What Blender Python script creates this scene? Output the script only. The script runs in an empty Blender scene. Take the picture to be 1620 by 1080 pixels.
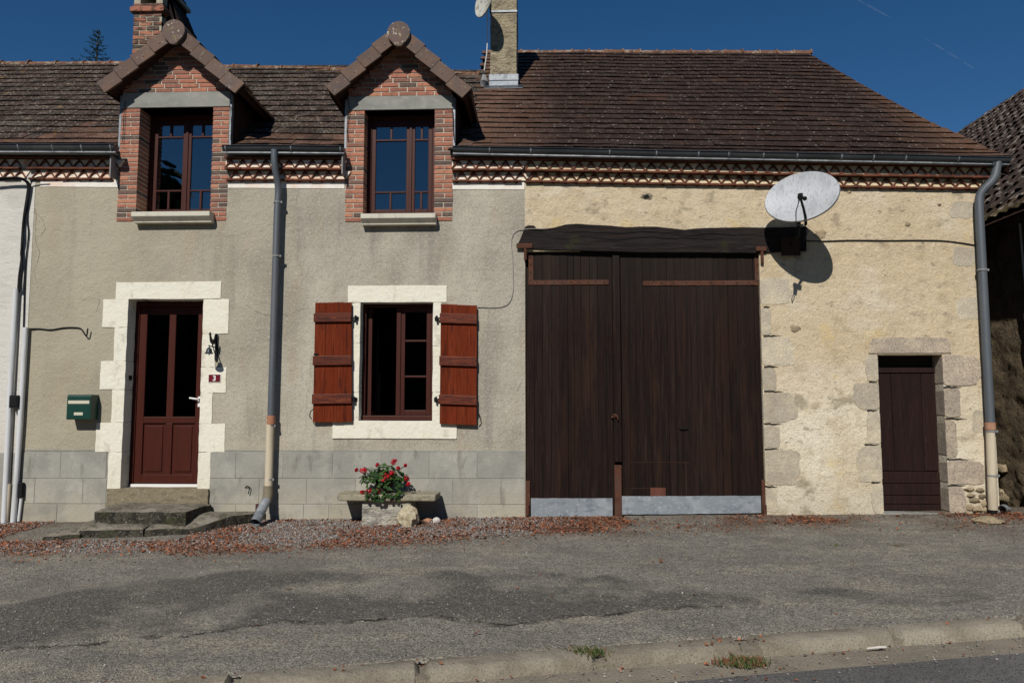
import bpy, math, random
import numpy as np
from mathutils import Vector, Matrix, noise
random.seed(7); RNG = np.random.default_rng(7)
S = bpy.context.scene; COL = S.collection
R_ = math.radians
# ------------------------------------------------------------------ camera
CF, CD, CZ = 1215., 8.68, 1.27            # focal length in photo pixels, distance to facade, height
YAW, PIT = math.atan(48/CF), math.atan(103/CF)
cd = bpy.data.cameras.new('camera'); cam = bpy.data.objects.new('camera', cd); COL.objects.link(cam)
cd.sensor_width = 36; cd.lens = CF/1620*36; cd.clip_end = 2000; cd.clip_start = .05
cam.location = (0, -CD, CZ); cam.rotation_euler = (math.pi/2+PIT, 0, YAW)
S.camera = cam
# ------------------------------------------------------------------ sky and sun
SUN = Vector((.245, 1, -.85))              # direction the light travels
el = math.atan2(.85, math.hypot(.245, 1)); az = math.atan2(-.245, -1)
w = bpy.data.worlds.new('World'); S.world = w; w.use_nodes = True
nt = w.node_tree; bg = nt.nodes['Background']
sk = nt.nodes.new('ShaderNodeTexSky'); sk.sky_type = 'NISHITA'; sk.sun_disc = False
sk.sun_elevation = el; sk.sun_rotation = az % (2*math.pi)
sk.altitude = 200; sk.air_density = .9; sk.dust_density = .0; sk.ozone_density = 4.0
hs_ = nt.nodes.new('ShaderNodeHueSaturation'); hs_.inputs['Saturation'].default_value = 1.25
nt.links.new(sk.outputs[0], hs_.inputs['Color']); nt.links.new(hs_.outputs[0], bg.inputs[0]); bg.inputs[1].default_value = .068
sl = bpy.data.lights.new('sun', 'SUN'); sun = bpy.data.objects.new('sun', sl); COL.objects.link(sun)
sl.energy = 5.0; sl.angle = R_(.5); sl.color = (1, .955, .88)
sun.rotation_euler = SUN.to_track_quat('-Z', 'Y').to_euler(); sun.location = (-4, -18, 16)
S.view_settings.view_transform = 'Standard'; S.view_settings.look = 'None'
S.view_settings.exposure = -.27; S.view_settings.gamma = 1; S.view_settings.use_curve_mapping = False

# ------------------------------------------------------------------ measuring helpers
FW = Vector((-math.sin(YAW)*math.cos(PIT), math.cos(YAW)*math.cos(PIT), math.sin(PIT)))
RT = Vector((math.cos(YAW), math.sin(YAW), 0)); UP = RT.cross(FW); CL = Vector((0, -CD, CZ))
def ray(px, py): return FW + RT*((px-810)/CF) - UP*((py-540)/CF)
def at(px, py, Y=0.):
    r = ray(px, py); return CL + r*((Y-CL.y)/r.y)
def xz(px, py, Y=0.):
    p = at(px, py, Y); return p.x, p.z
GS, G0, GX = .045, .045, .015
def gz(x, y): return GS*y+G0+GX*x
def gnd(px, py):
    r = ray(px, py); t = (GS*CL.y+G0+GX*CL.x-CL.z)/(r.z-GS*r.y-GX*r.x); return CL + r*t
def rect(x0, y0, x1, y1, Y=0.):           # photo rectangle -> x0,x1,z0,z1 on a plane
    a = at((x0+x1)/2, y1, Y); b = at((x0+x1)/2, y0, Y); m = (y0+y1)/2
    return at(x0, m, Y).x, at(x1, m, Y).x, a.z, b.z

# ------------------------------------------------------------------ materials
def srgb(r, g, b):
    f = lambda c: (c/255/12.92 if c/255 <= .04045 else ((c/255+.055)/1.055)**2.4)
    return (f(r), f(g), f(b), 1)
def mat(name, base, layers=(), rough=.85, bump=(), metallic=0, rnd=0., rcols=None, attr=False, spec=.12):
    """layers: (colour, scale, lo, hi, stretch, amount[, detail]); bump: list of (scale, strength, stretch, kind)"""
    m = bpy.data.materials.new(name); m.use_nodes = True; N = m.node_tree.nodes; L = m.node_tree.links
    p = N['Principled BSDF']; p.inputs['Roughness'].default_value = rough; p.inputs['Metallic'].default_value = metallic
    p.inputs['Specular IOR Level'].default_value = spec
    geo = N.new('ShaderNodeNewGeometry'); pos = geo.outputs['Position']
    def mapped(st):
        if tuple(st) == (1, 1, 1): return pos
        mp = N.new('ShaderNodeMapping'); mp.inputs['Scale'].default_value = st; L.new(pos, mp.inputs['Vector']); return mp.outputs[0]
    rv = None
    if rcols or rnd:
        if attr:
            a = N.new('ShaderNodeAttribute'); a.attribute_name = 'rnd'; rv = a.outputs['Fac']
        else:
            a = N.new('ShaderNodeObjectInfo'); rv = a.outputs['Random']
    if rcols:
        cr = N.new('ShaderNodeValToRGB'); cr.color_ramp.interpolation = 'LINEAR'; L.new(rv, cr.inputs[0])
        e = cr.color_ramp.elements; n = len(rcols)
        while len(e) < n: e.new(.5)
        for i, c in enumerate(rcols): e[i].position = i/(n-1); e[i].color = (*c[:3], 1)
        cur = cr.outputs[0]
    else:
        rg = N.new('ShaderNodeRGB'); rg.outputs[0].default_value = (*base[:3], 1); cur = rg.outputs[0]
    for ly in layers:
        col, sc, lo, hi, st, am = ly[:6]; det = ly[6] if len(ly) > 6 else 5
        if sc == 'z' or sc == 'x':
            sp = N.new('ShaderNodeSeparateXYZ'); L.new(pos, sp.inputs[0])
            nz = N.new('ShaderNodeTexNoise'); nz.inputs['Scale'].default_value = 2.2; nz.inputs['Detail'].default_value = 6; L.new(pos, nz.inputs['Vector'])
            ad = N.new('ShaderNodeMath'); ad.operation = 'MULTIPLY_ADD'; L.new(nz.outputs['Fac'], ad.inputs[0]); ad.inputs[1].default_value = det*.2
            L.new(sp.outputs['Z' if sc == 'z' else 'X'], ad.inputs[2]); src = ad.outputs[0]
        elif sc == 'attr':
            a = N.new('ShaderNodeAttribute'); a.attribute_name = st; src = a.outputs['Fac']
        elif sc < 0:                         # voronoi cells
            v = N.new('ShaderNodeTexVoronoi'); v.inputs['Scale'].default_value = -sc; L.new(mapped(st), v.inputs['Vector'])
            sp = N.new('ShaderNodeSeparateColor'); L.new(v.outputs['Color'], sp.inputs[0]); src = sp.outputs[0]
        else:
            nz = N.new('ShaderNodeTexNoise'); nz.inputs['Scale'].default_value = sc; nz.inputs['Detail'].default_value = det
            nz.inputs['Roughness'].default_value = .6; L.new(mapped(st), nz.inputs['Vector']); src = nz.outputs['Fac']
            lo, hi = .5+(lo-.5)*.74, .5+(hi-.5)*.62+.01; hi = max(hi, lo+.014)
        mr = N.new('ShaderNodeMapRange'); mr.inputs['From Min'].default_value = lo; mr.inputs['From Max'].default_value = hi
        mr.inputs['To Max'].default_value = am; L.new(src, mr.inputs['Value'])
        mx = N.new('ShaderNodeMix'); mx.data_type = 'RGBA'; L.new(mr.outputs[0], mx.inputs[0]); L.new(cur, mx.inputs[6])
        mx.inputs[7].default_value = (*col[:3], 1); cur = mx.outputs[2]
    if rnd:
        hs = N.new('ShaderNodeHueSaturation'); mr = N.new('ShaderNodeMapRange')
        mr.inputs['To Min'].default_value = 1-rnd; mr.inputs['To Max'].default_value = 1+rnd
        L.new(rv, mr.inputs['Value']); L.new(mr.outputs[0], hs.inputs['Value']); L.new(cur, hs.inputs['Color']); cur = hs.outputs[0]
    L.new(cur, p.inputs['Base Color'])
    prev = None
    for b in bump:
        sc, stg, st, kind = b
        if kind == 'v':
            t = N.new('ShaderNodeTexVoronoi'); t.inputs['Scale'].default_value = sc; o = t.outputs['Distance']
        else:
            t = N.new('ShaderNodeTexNoise'); t.inputs['Scale'].default_value = sc; t.inputs['Detail'].default_value = 6; o = t.outputs['Fac']
            t.inputs['Roughness'].default_value = .65
        L.new(mapped(st), t.inputs['Vector'])
        bp = N.new('ShaderNodeBump'); bp.inputs['Distance'].default_value = stg; bp.inputs['Strength'].default_value = 1
        L.new(o, bp.inputs['Height'])
        if prev: L.new(prev, bp.inputs['Normal'])
        prev = bp.outputs[0]
    if prev: L.new(prev, p.inputs['Normal'])
    return m
I3 = (1, 1, 1)
M = {}
M['grey_render'] = mat('grey_render', (.39, .358, .292), [((.29, .265, .215), 1.1, .42, .60, I3, .8), ((.49, .455, .37), .8, .48, .68, (1.3, 1, .6), .7),
    ((.36, .28, .20), 3, .56, .74, (1, 1, .35), .45), ((.22, .205, .18), 2.2, .58, .76, (2, 1, .25), .55), ((.52, .49, .42), 38, .52, .68, I3, .42), ((.22, .20, .16), 32, .54, .70, (1.2, 1, .9), .42),
    ((.42, .36, .24), 'z', 1.0, .72, I3, .35, 1), ((.37, .33, .235), 'x', -2.4, -4.6, I3, .6, 3)], .95, [(50, .008, I3, 'n'), (14, .009, I3, 'n'), (2, .03, I3, 'n')])
M['white_render'] = mat('white_render', (.62, .60, .55), [((.45, .42, .37), 1.5, .5, .75, I3, .6), ((.40, .36, .30), 40, .6, .8, I3, .4), ((.46, .38, .28), 'z', 1.3, .3, I3, .7, 2)], .95, [(70, .008, (1, 1, 1.4), 'n'), (12, .012, (.4, 1, 1), 'n')])
M['barn_render'] = mat('barn_render', (.61, .50, .345), [((.76, .70, .56), 'z', 2.15, 1.2, I3, .85, 3), ((.53, .425, .275), .9, .46, .66, I3, .6), ((.42, .33, .21), 5, .55, .70, I3, .55),
    ((.72, .67, .56), 1.5, .56, .72, (1, 1, 1.5), .4), ((.38, .30, .19), 34, .55, .70, (1, 1, 1.2), .55), ((.72, .62, .45), 20, .56, .72, I3, .45), ((.62, .47, .20), 2.6, .64, .76, I3, .4), ((.30, .25, .175), 2.9, .61, .72, (1, 1, 1.4), .7), ((.22, .185, .13), 9, .70, .76, (1, 1, 2), .7),
    ((.23, .19, .13), 'z', .75, .25, I3, .3, 2)], .95, [(46, .010, (1, 1, 1.15), 'n'), (110, .005, I3, 'n'), (13, .016, I3, 'n'), (3, .03, I3, 'n')])
M['granite'] = mat('granite', (.44, .385, .295), [((.60, .51, .36), 4, .45, .65, I3, .75), ((.25, .225, .185), 60, .54, .68, I3, .5), ((.60, .55, .46), 80, .56, .66, I3, .6), ((.32, .27, .21), 2.6, .5, .7, I3, .5)], .9, [(80, .008, I3, 'n'), (12, .012, I3, 'n')], rnd=.13)
M['pink_granite'] = mat('pink_granite', (.39, .32, .25), [((.54, .45, .33), 5, .45, .65, I3, .7), ((.17, .145, .125), 60, .52, .62, I3, .6), ((.52, .46, .38), 140, .58, .66, I3, .5)], .9, [(80, .008, I3, 'n'), (14, .012, I3, 'n')], rnd=.12)
M['rubble'] = mat('rubble', (.33, .26, .17), [((.16, .13, .09), 14, .48, .65, I3, .7), ((.45, .38, .24), 30, .55, .7, I3, .6)], .95, [(40, .02, I3, 'n')], rnd=.3)
M['white_paint'] = mat('white_paint', (.75, .72, .61), [((.70, .65, .50), 4, .5, .75, I3, .5), ((.62, .56, .42), 16, .62, .78, (1, 1, .4), .5), ((.50, .46, .38), 7, .60, .74, (1, 1, .6), .6), ((.60, .55, .42), 'z', .9, .25, I3, .5, 1)], .75, [(26, .006, I3, 'n'), (90, .0025, I3, 'n'), (7, .012, I3, 'n')])
M['band'] = mat('band', (.78, .74, .67), [((.75, .50, .38), 3, .52, .7, (1, 1, .3), .5), ((.6, .56, .5), 20, .55, .7, I3, .4)], .85, [(30, .004, I3, 'n')])
M['plinth'] = mat('plinth', (.32, .312, .278), [((.41, .37, .275), 'z', .62, .1, I3, .75, 1), ((.25, .245, .22), 2.4, .48, .66, I3, .7), ((.42, .405, .355), 3.5, .54, .7, I3, .5), ((.14, .13, .11), 6, .62, .78, (1, 1, .4), .5), ((.15, .145, .125), 130, .56, .72, I3, .4)], .95, [(90, .003, I3, 'n'), (8, .008, I3, 'n')], rnd=.07)
M['plinth_joint'] = mat('plinth_joint', (.23, .22, .195), [((.40, .38, .33), 3, .45, .6, I3, .6)], .95)
M['concrete'] = mat('concrete', (.27, .27, .245), [((.20, .20, .18), 4, .45, .68, (1, 1, 2), .6), ((.35, .34, .30), 9, .55, .7, I3, .5)], .9, [(60, .003, I3, 'n')])
M['sill'] = mat('sill', (.58, .55, .46), [((.38, .36, .30), 8, .5, .7, (1, 1, .4), .5)], .8, [(40, .003, I3, 'n')])
brc = [(.085, .072, .065), (.14, .10, .085), (.29, .125, .088), (.38, .15, .10), (.43, .175, .11), (.47, .22, .135), (.35, .135, .088), (.24, .115, .085)]
M['brick'] = mat('brick', (.3, .1, .05), [((.16, .09, .065), 22, .50, .72, (1, 1, 1), .6), ((.5, .28, .18), 40, .6, .75, I3, .4)], .85, [(60, .004, I3, 'n')], rcols=brc)
M['old_brick'] = mat('old_brick', (.3, .1, .05), [((.05, .042, .035), 7, .44, .6, (1, 1, 2), .85), ((.5, .28, .18), 40, .6, .75, I3, .3)], .9, [(50, .008, I3, 'n')], rcols=brc)
M['mortar'] = mat('mortar', (.56, .51, .42), [((.28, .24, .19), 14, .5, .7, I3, .6)], .95, [(70, .005, I3, 'n')])
M['old_mortar'] = mat('old_mortar', (.40, .36, .27), [((.18, .16, .12), 10, .5, .65, I3, .7)], .95, [(60, .008, I3, 'n')])
def tilemat(name, a, b, lich, am, attr):
    return mat(name, a, [(b, 'x' if False else 6, .42, .62, I3, .6), (lich, 17, .60, .68, (1, 1, 1), am), (lich, 1.1, .50, .72, I3, am*.35), ((.50, .45, .38), 30, .665, .70, (1, 1.4, 1.4), min(1, am*1.2)), ((.02, .017, .014), 3.5, .52, .68, I3, .55),
        ((.28, .17, .02), 5.5, .735, .755, I3, .8)], .9, [(50, .006, I3, 'n'), (220, .0015, I3, 'n')], rnd=.26, attr=attr)
for at_ in (False, True):
    k = '_mass' if at_ else ''
    M['house_tile'+k] = tilemat('house_tile'+k, (.048, .034, .027), (.068, .040, .030), (.125, .118, .10), .8, at_)
    M['low_tile'+k] = tilemat('low_tile'+k, (.12, .062, .042), (.08, .05, .038), (.18, .15, .12), .4, at_)
    M['barn_tile'+k] = mat('barn_tile'+k, (.030, .0195, .0165), [((.040, .024, .019), 5, .42, .62, (1, 1, 1), .7), ((.14, .075, .045), 'x', 4.45, 5.1, I3, .6, 2), ((.12, .067, .046), 'x', .55, -.35, I3, .9, 3), ((.45, .42, .38), 26, .70, .725, (1, 1, 1), .7), ((.075, .062, .052), 11, .60, .68, I3, .5), ((.075, .036, .022), 2.3, .6, .72, I3, .5)], .88, [(50, .005, I3, 'n')], rnd=.12, attr=at_)
    M['old_tile'+k] = mat('old_tile'+k, (.055, .038, .031), [((.03, .024, .02), 6, .46, .6, I3, .8), ((.24, .205, .175), 9, .575, .66, I3, .8), ((.11, .085, .02), 'z', 3.95, 3.6, I3, .55, 1)], .85, [(40, .01, I3, 'n')], rnd=.3, attr=at_)
M['tile_butt'] = mat('tile_butt', (.018, .013, .011), rough=1)
M['ridge'] = mat('ridge', (.17, .085, .052), [((.30, .26, .2), 14, .52, .64, I3, .75), ((.05, .04, .03), 8, .54, .7, I3, .7)], .9, [(40, .008, I3, 'n')], rnd=.2)
M['verge'] = mat('verge', (.145, .10, .08), [((.185, .115, .085), 4, .45, .65, I3, .6), ((.11, .09, .088), 7, .5, .7, I3, .6), ((.30, .27, .22), 26, .665, .71, I3, .5)], .8, [(50, .003, I3, 'n')], rnd=.12)
M['ridge_end'] = mat('ridge_end', (.15, .105, .09), [((.11, .09, .085), 9, .45, .65, I3, .6), ((.52, .48, .40), 24, .62, .665, I3, .9), ((.20, .16, .07), 12, .58, .68, I3, .5)], .85, [(50, .004, I3, 'n')])
M['canal'] = mat('canal', (.14, .050, .030), [((.055, .026, .018), 9, .45, .65, I3, .7), ((.20, .08, .05), 16, .62, .75, I3, .5)], .85, [(50, .004, I3, 'n')], rnd=.2)
M['infill'] = mat('infill', (.78, .67, .54), [((.62, .30, .18), 6, .52, .68, I3, .7), ((.5, .44, .33), 22, .5, .7, I3, .5)], .95, [(60, .006, I3, 'n')])
M['infill_ochre'] = mat('infill_ochre', (.64, .52, .34), [((.58, .36, .22), 6, .55, .7, I3, .6), ((.32, .29, .17), 22, .5, .7, I3, .5)], .95, [(60, .006, I3, 'n')])
M['zinc_dark'] = mat('zinc_dark', (.062, .070, .078), [((.10, .11, .115), 5, .5, .7, (.4, 1, 1), .6), ((.035, .04, .042), 3, .5, .7, (.4, 1, 1), .6)], .38, [(6, .003, I3, 'n')], metallic=.35, spec=.5)
M['pipe_grey'] = mat('pipe_grey', (.10, .115, .132), [((.13, .14, .15), 3, .45, .7, (3, 3, .5), .7), ((.16, .16, .15), 40, .64, .74, I3, .4)], .5, metallic=.2, spec=.45)
M['zinc_pale'] = mat('zinc_pale', (.28, .30, .32), [((.16, .175, .19), 6, .46, .62, I3, .8), ((.42, .44, .46), 20, .56, .68, I3, .6)], .5, metallic=.3)
M['zinc_sheet'] = mat('zinc_sheet', (.25, .28, .31), [((.36, .39, .42), 5, .48, .66, (1, 1, 1.6), .6), ((.15, .18, .21), 9, .56, .7, (1, 1, 1.4), .6), ((.44, .47, .5), 24, .6, .7, I3, .5), ((.2, .15, .1), 'z', .1, .0, I3, .4, 1)], .5, [(5, .006, I3, 'n')], metallic=.25)
M['pvc_cream'] = mat('pvc_cream', (.54, .47, .35), [((.40, .34, .25), 5, .5, .7, (2, 2, .4), .6)], .5)
M['terracotta'] = mat('terracotta', (.36, .17, .10), [((.42, .30, .22), 12, .5, .7, I3, .5)], .8)
M['elbow'] = mat('elbow', (.20, .17, .12), [((.12, .1, .07), 12, .5, .7, I3, .5)], .6)
M['pvc_white'] = mat('pvc_white', (.60, .61, .62), [((.42, .41, .37), 4, .5, .7, (3, 3, .4), .6)], .45)
M['pvc_grey'] = mat('pvc_grey', (.30, .29, .26), [((.2, .19, .17), 4, .5, .7, (3, 3, .4), .6)], .6)
M['black'] = mat('black', (.012, .012, .013), rough=.55)
M['iron'] = mat('iron', (.018, .020, .020), rough=.5, metallic=.3)
M['bell'] = mat('bell', (.045, .05, .055), rough=.4, metallic=.5)
M['rust'] = mat('rust', (.090, .038, .024), [((.05, .026, .019), 12, .45, .65, I3, .7), ((.16, .062, .032), 24, .58, .7, I3, .6), ((.09, .055, .045), 4, .5, .7, I3, .5)], .85, [(60, .003, I3, 'n')])
M['red_window'] = mat('red_window', (.050, .013, .009), [((.065, .018, .012), 8, .5, .7, (4, 4, .3), .6)], .45, spec=.2)
M['red_door'] = mat('red_door', (.058, .0125, .0075), [((.04, .010, .006), 8, .45, .7, (5, 5, .3), .6)], .45, spec=.2)
M['shutter'] = mat('shutter', (.14, .0235, .0085), [((.07, .015, .007), 14, .44, .66, (6, 6, .35), .6), ((.17, .04, .014), 9, .55, .72, (5, 5, .3), .6), ((.05, .012, .008), 5, .58, .72, (4, 4, .5), .7)], .6, [(30, .003, (4, 4, .3), 'n')], rnd=.12, spec=.04)
M['shutter_batten'] = mat('shutter_batten', (.105, .022, .010), [((.045, .012, .008), 12, .46, .62, (.5, 5, 5), .8), ((.20, .055, .02), 9, .56, .72, (.5, 5, 5), .6)], .5, rnd=.12, spec=.2)
M['barn_plank'] = mat('barn_plank', (.0185, .0098, .0078), [((.010, .006, .0052), 7, .42, .62, (4, 4, .22), .85), ((.030, .020, .016), 12, .55, .72, (5, 5, .12), .55), ((.075, .062, .054), 26, .68, .78, (6, 6, .09), .45), ((.035, .016, .010), 3, .55, .7, (3, 3, .3), .6), ((.026, .021, .018), 'z', 2.2, 3.2, I3, .5, 2)], .8, [(40, .006, (5, 5, .25), 'n')], rnd=.20)
M['door_plank'] = mat('door_plank', (.022, .010, .009), [((.014, .008, .007), 9, .44, .62, (4, 4, .22), .7), ((.06, .035, .03), 22, .63, .75, (5, 5, .2), .4)], .7, [(40, .004, (5, 5, .25), 'n')], rnd=.12)
M['patch_wood'] = mat('patch_wood', (.13, .05, .035), [((.08, .03, .022), 20, .45, .65, (1, 1, .3), .7)], .85)
M['beam'] = mat('beam', (.024, .0185, .0165), [((.012, .010, .010), 7, .44, .62, (.4, 4, 5), .8), ((.05, .044, .042), 14, .62, .74, (.3, 4, 6), .6), ((.035, .04, .015), 4, .66, .75, I3, .4)], .85, [(10, .012, (.25, 3, 5), 'n'), (45, .005, (.3, 3, 5), 'n')])
M['dark_wood'] = mat('dark_wood', (.055, .028, .02), [((.03, .018, .014), 9, .45, .65, (5, 1, 1), .7)], .85)
M['interior'] = mat('interior', (.03, .027, .024), rough=1)
M['curtain'] = mat('curtain', (.52, .49, .44), rough=.9)
M['green_box'] = mat('green_box', (.006, .042, .031), [((.01, .055, .042), 12, .5, .7, I3, .5)], .35, spec=.5)
M['cream_plate'] = mat('cream_plate', (.55, .53, .42), rough=.5)
M['plaque'] = mat('plaque', (.13, .008, .016), rough=.3, spec=.5)
M['enamel_white'] = mat('enamel_white', (.75, .74, .72), rough=.35)
M['lead'] = mat('lead', (.22, .22, .22), rough=.6)
M['dish'] = mat('dish', (.55, .57, .60), [((.42, .44, .46), 7, .48, .66, (1, 1, .5), .6), ((.17, .17, .16), 40, .56, .70, (1.6, 1.6, .5), .45), ((.16, .16, .15), 'z', 3.62, 3.45, I3, .30, 1)], .55)
M['dish_old'] = mat('dish_old', (.48, .47, .42), [((.18, .17, .14), 18, .54, .66, I3, .7), ((.30, .29, .2), 6, .5, .7, I3, .5)], .7)
M['chimney_render'] = mat('chimney_render', (.40, .34, .23), [((.22, .18, .12), 12, .48, .62, (1, 1, 1.6), .8), ((.50, .43, .28), 5, .54, .7, I3, .6), ((.15, .13, .11), 3, .58, .7, I3, .6)], .95, [(22, .05, (1, 1, 1.7), 'n'), (70, .01, I3, 'n')])
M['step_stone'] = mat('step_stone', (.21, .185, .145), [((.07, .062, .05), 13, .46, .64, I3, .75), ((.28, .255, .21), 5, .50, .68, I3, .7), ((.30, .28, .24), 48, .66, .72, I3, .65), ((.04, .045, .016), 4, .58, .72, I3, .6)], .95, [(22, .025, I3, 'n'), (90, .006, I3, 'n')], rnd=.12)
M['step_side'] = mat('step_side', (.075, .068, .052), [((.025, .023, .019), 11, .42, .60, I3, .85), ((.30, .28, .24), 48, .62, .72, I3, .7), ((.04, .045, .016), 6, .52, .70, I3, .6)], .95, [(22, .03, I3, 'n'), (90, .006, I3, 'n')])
M['threshold'] = mat('threshold', (.23, .195, .13), [((.14, .12, .085), 14, .48, .66, (.6, 1, 2), .7), ((.33, .28, .2), 40, .56, .7, I3, .6)], .95, [(40, .012, I3, 'n')])
M['bench_stone'] = mat('bench_stone', (.30, .27, .20), [((.15, .14, .09), 9, .48, .66, I3, .7), ((.40, .35, .25), 24, .56, .7, I3, .5), ((.09, .085, .07), 30, .6, .7, I3, .6)], .95, [(40, .008, I3, 'n')])
M['carved_stone'] = mat('carved_stone', (.46, .43, .36), [((.24, .23, .22), 12, .5, .66, (.5, 1, 1.6), .7), ((.60, .57, .5), 24, .55, .7, I3, .6)], .95, [(14, .06, (.6, 1, 1.6), 'n'), (60, .012, I3, 'n')])
M['rock'] = mat('rock', (.48, .42, .29), [((.26, .2, .13), 16, .52, .68, I3, .7), ((.6, .55, .44), 30, .55, .7, I3, .5)], .95, [(20, .03, I3, 'n')])
M['pebble_orange'] = mat('pebble_orange', (.40, .22, .14), rough=.9)
M['pebble_white'] = mat('pebble_white', (.62, .60, .56), rough=.9)
M['leaf_green'] = mat('leaf_green', (.030, .075, .018), rough=.55, rcols=[(.010, .026, .009), (.022, .056, .014), (.05, .095, .022)], attr=True)
M['petal'] = mat('petal', (.36, .008, .016), rough=.6, rcols=[(.22, .004, .01), (.42, .010, .02), (.50, .02, .04)], attr=True)
M['pot'] = mat('pot', (.035, .025, .02), rough=.8)
M['ground'] = mat('ground', (.355, .33, .275), [((.225, .21, .178), 1.3, .44, .64, I3, .7), ((.46, .41, .32), 2.1, .50, .70, (.5, 1.8, 1), .7), ((.23, .22, .20), 7, .48, .62, I3, .5),
    ((.10, .096, .09), 'attr', .15, .8, 'patch', .85), ((.020, .018, .015), 'attr', .3, 1, 'crack', .75), ((.15, .095, .058), 'attr', .1, 1., 'dirt', .8),
    ((.06, .056, .05), -85, .80, .84, I3, .55), ((.42, .39, .34), -110, .85, .88, I3, .45), ((.32, .27, .21), -130, .78, .82, I3, .4), ((.07, .065, .06), -140, .74, .78, I3, .5), ((.14, .13, .115), 60, .50, .66, I3, .6), ((.42, .39, .34), -70, .975, .98, I3, .6)],
    .95, [(90, .010, I3, 'v'), (170, .006, I3, 'v'), (7, .03, I3, 'n')])
M['crack_dirt'] = mat('crack_dirt', (.06, .054, .046), [((.11, .10, .08), 30, .5, .65, I3, .7)], 1)
M['asphalt'] = mat('asphalt', (.19, .182, .172), [((.125, .122, .118), 2, .45, .65, I3, .6), ((.15, .145, .135), -120, .80, .86, I3, .6), ((.03, .03, .03), -140, .74, .80, I3, .6)], .9, [(150, .008, I3, 'v')])
M['kerb'] = mat('kerb', (.31, .275, .215), [((.20, .172, .13), 3, .45, .65, I3, .8), ((.14, .115, .08), 1.3, .55, .75, (1, 3, 1), .6), ((.28, .25, .19), 9, .55, .72, I3, .6), ((.10, .085, .06), 110, .56, .66, I3, .6), ((.33, .3, .25), 130, .6, .7, I3, .5)], .95, [(60, .010, I3, 'n'), (9, .02, I3, 'n')], rnd=.1)
M['channel'] = mat('channel', (.27, .235, .18), [((.19, .165, .128), 4, .45, .65, (1, 1, 1), .7), ((.23, .2, .15), 50, .55, .7, I3, .5), ((.05, .045, .04), 130, .58, .68, I3, .6)], .95, [(60, .012, I3, 'n')])
M['pebbles'] = mat('pebbles', (.2, .2, .2), rough=.9, rcols=[(.10, .095, .09), (.20, .19, .185), (.28, .26, .235), (.24, .18, .145), (.32, .31, .29), (.21, .21, .22), (.5, .47, .43)], attr=True)
M['dead_leaves'] = mat('dead_leaves', (.2, .06, .02), rough=.8, rcols=[(.11, .058, .036), (.19, .072, .038), (.27, .090, .042), (.36, .14, .07), (.23, .080, .040), (.19, .12, .08), (.31, .115, .055)], attr=True)
M['grass'] = mat('grass', (.05, .09, .02), rough=.8, rcols=[(.03, .055, .015), (.06, .095, .03), (.12, .11, .05), (.15, .075, .04), (.20, .085, .045)], attr=True)
M['dark_wall'] = mat('dark_wall', (.26, .20, .13), [((.14, .11, .075), 4, .42, .62, I3, .8), ((.26, .2, .12), 16, .52, .68, (1, 1, 1.5), .7), ((.05, .04, .03), 30, .55, .7, (1, 1, 1.6), .7)], .95, [(16, .06, (1, 1, 1.6), 'n'), (60, .02, I3, 'n')])
M['spruce'] = mat('spruce', (.018, .032, .018), rough=.8, rcols=[(.010, .02, .012), (.022, .04, .02), (.035, .055, .028)], attr=True)
M['tree'] = mat('tree', (.035, .06, .02), rough=.8, rcols=[(.02, .035, .012), (.04, .07, .02), (.06, .09, .03)], attr=True)
M['bark'] = mat('bark', (.07, .055, .04), rough=.95)
M['earth'] = mat('earth', (.10, .10, .045), [((.06, .08, .03), .5, .4, .6, I3, .8)], .95)
def glassmat(name, tint, refl):
    m = bpy.data.materials.new(name); m.use_nodes = True; N = m.node_tree.nodes; L = m.node_tree.links
    N.remove(N['Principled BSDF']); o = N['Material Output']
    t = N.new('ShaderNodeBsdfTransparent'); t.inputs[0].default_value = (*tint, 1)
    g = N.new('ShaderNodeBsdfGlossy'); g.inputs['Roughness'].default_value = .01
    f = N.new('ShaderNodeFresnel'); f.inputs[0].default_value = 1.5
    a = N.new('ShaderNodeMath'); a.operation = 'MULTIPLY'; a.inputs[1].default_value = refl; L.new(f.outputs[0], a.inputs[0])
    mx = N.new('ShaderNodeMixShader'); L.new(a.outputs[0], mx.inputs[0]); L.new(t.outputs[0], mx.inputs[1]); L.new(g.outputs[0], mx.inputs[2])
    L.new(mx.outputs[0], o.inputs[0]); return m
M['glass_dormer'] = glassmat('glass_dormer', (.35, .38, .4), 5.0)
M['glass'] = glassmat('glass', (.6, .6, .6), 2.0)

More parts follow.
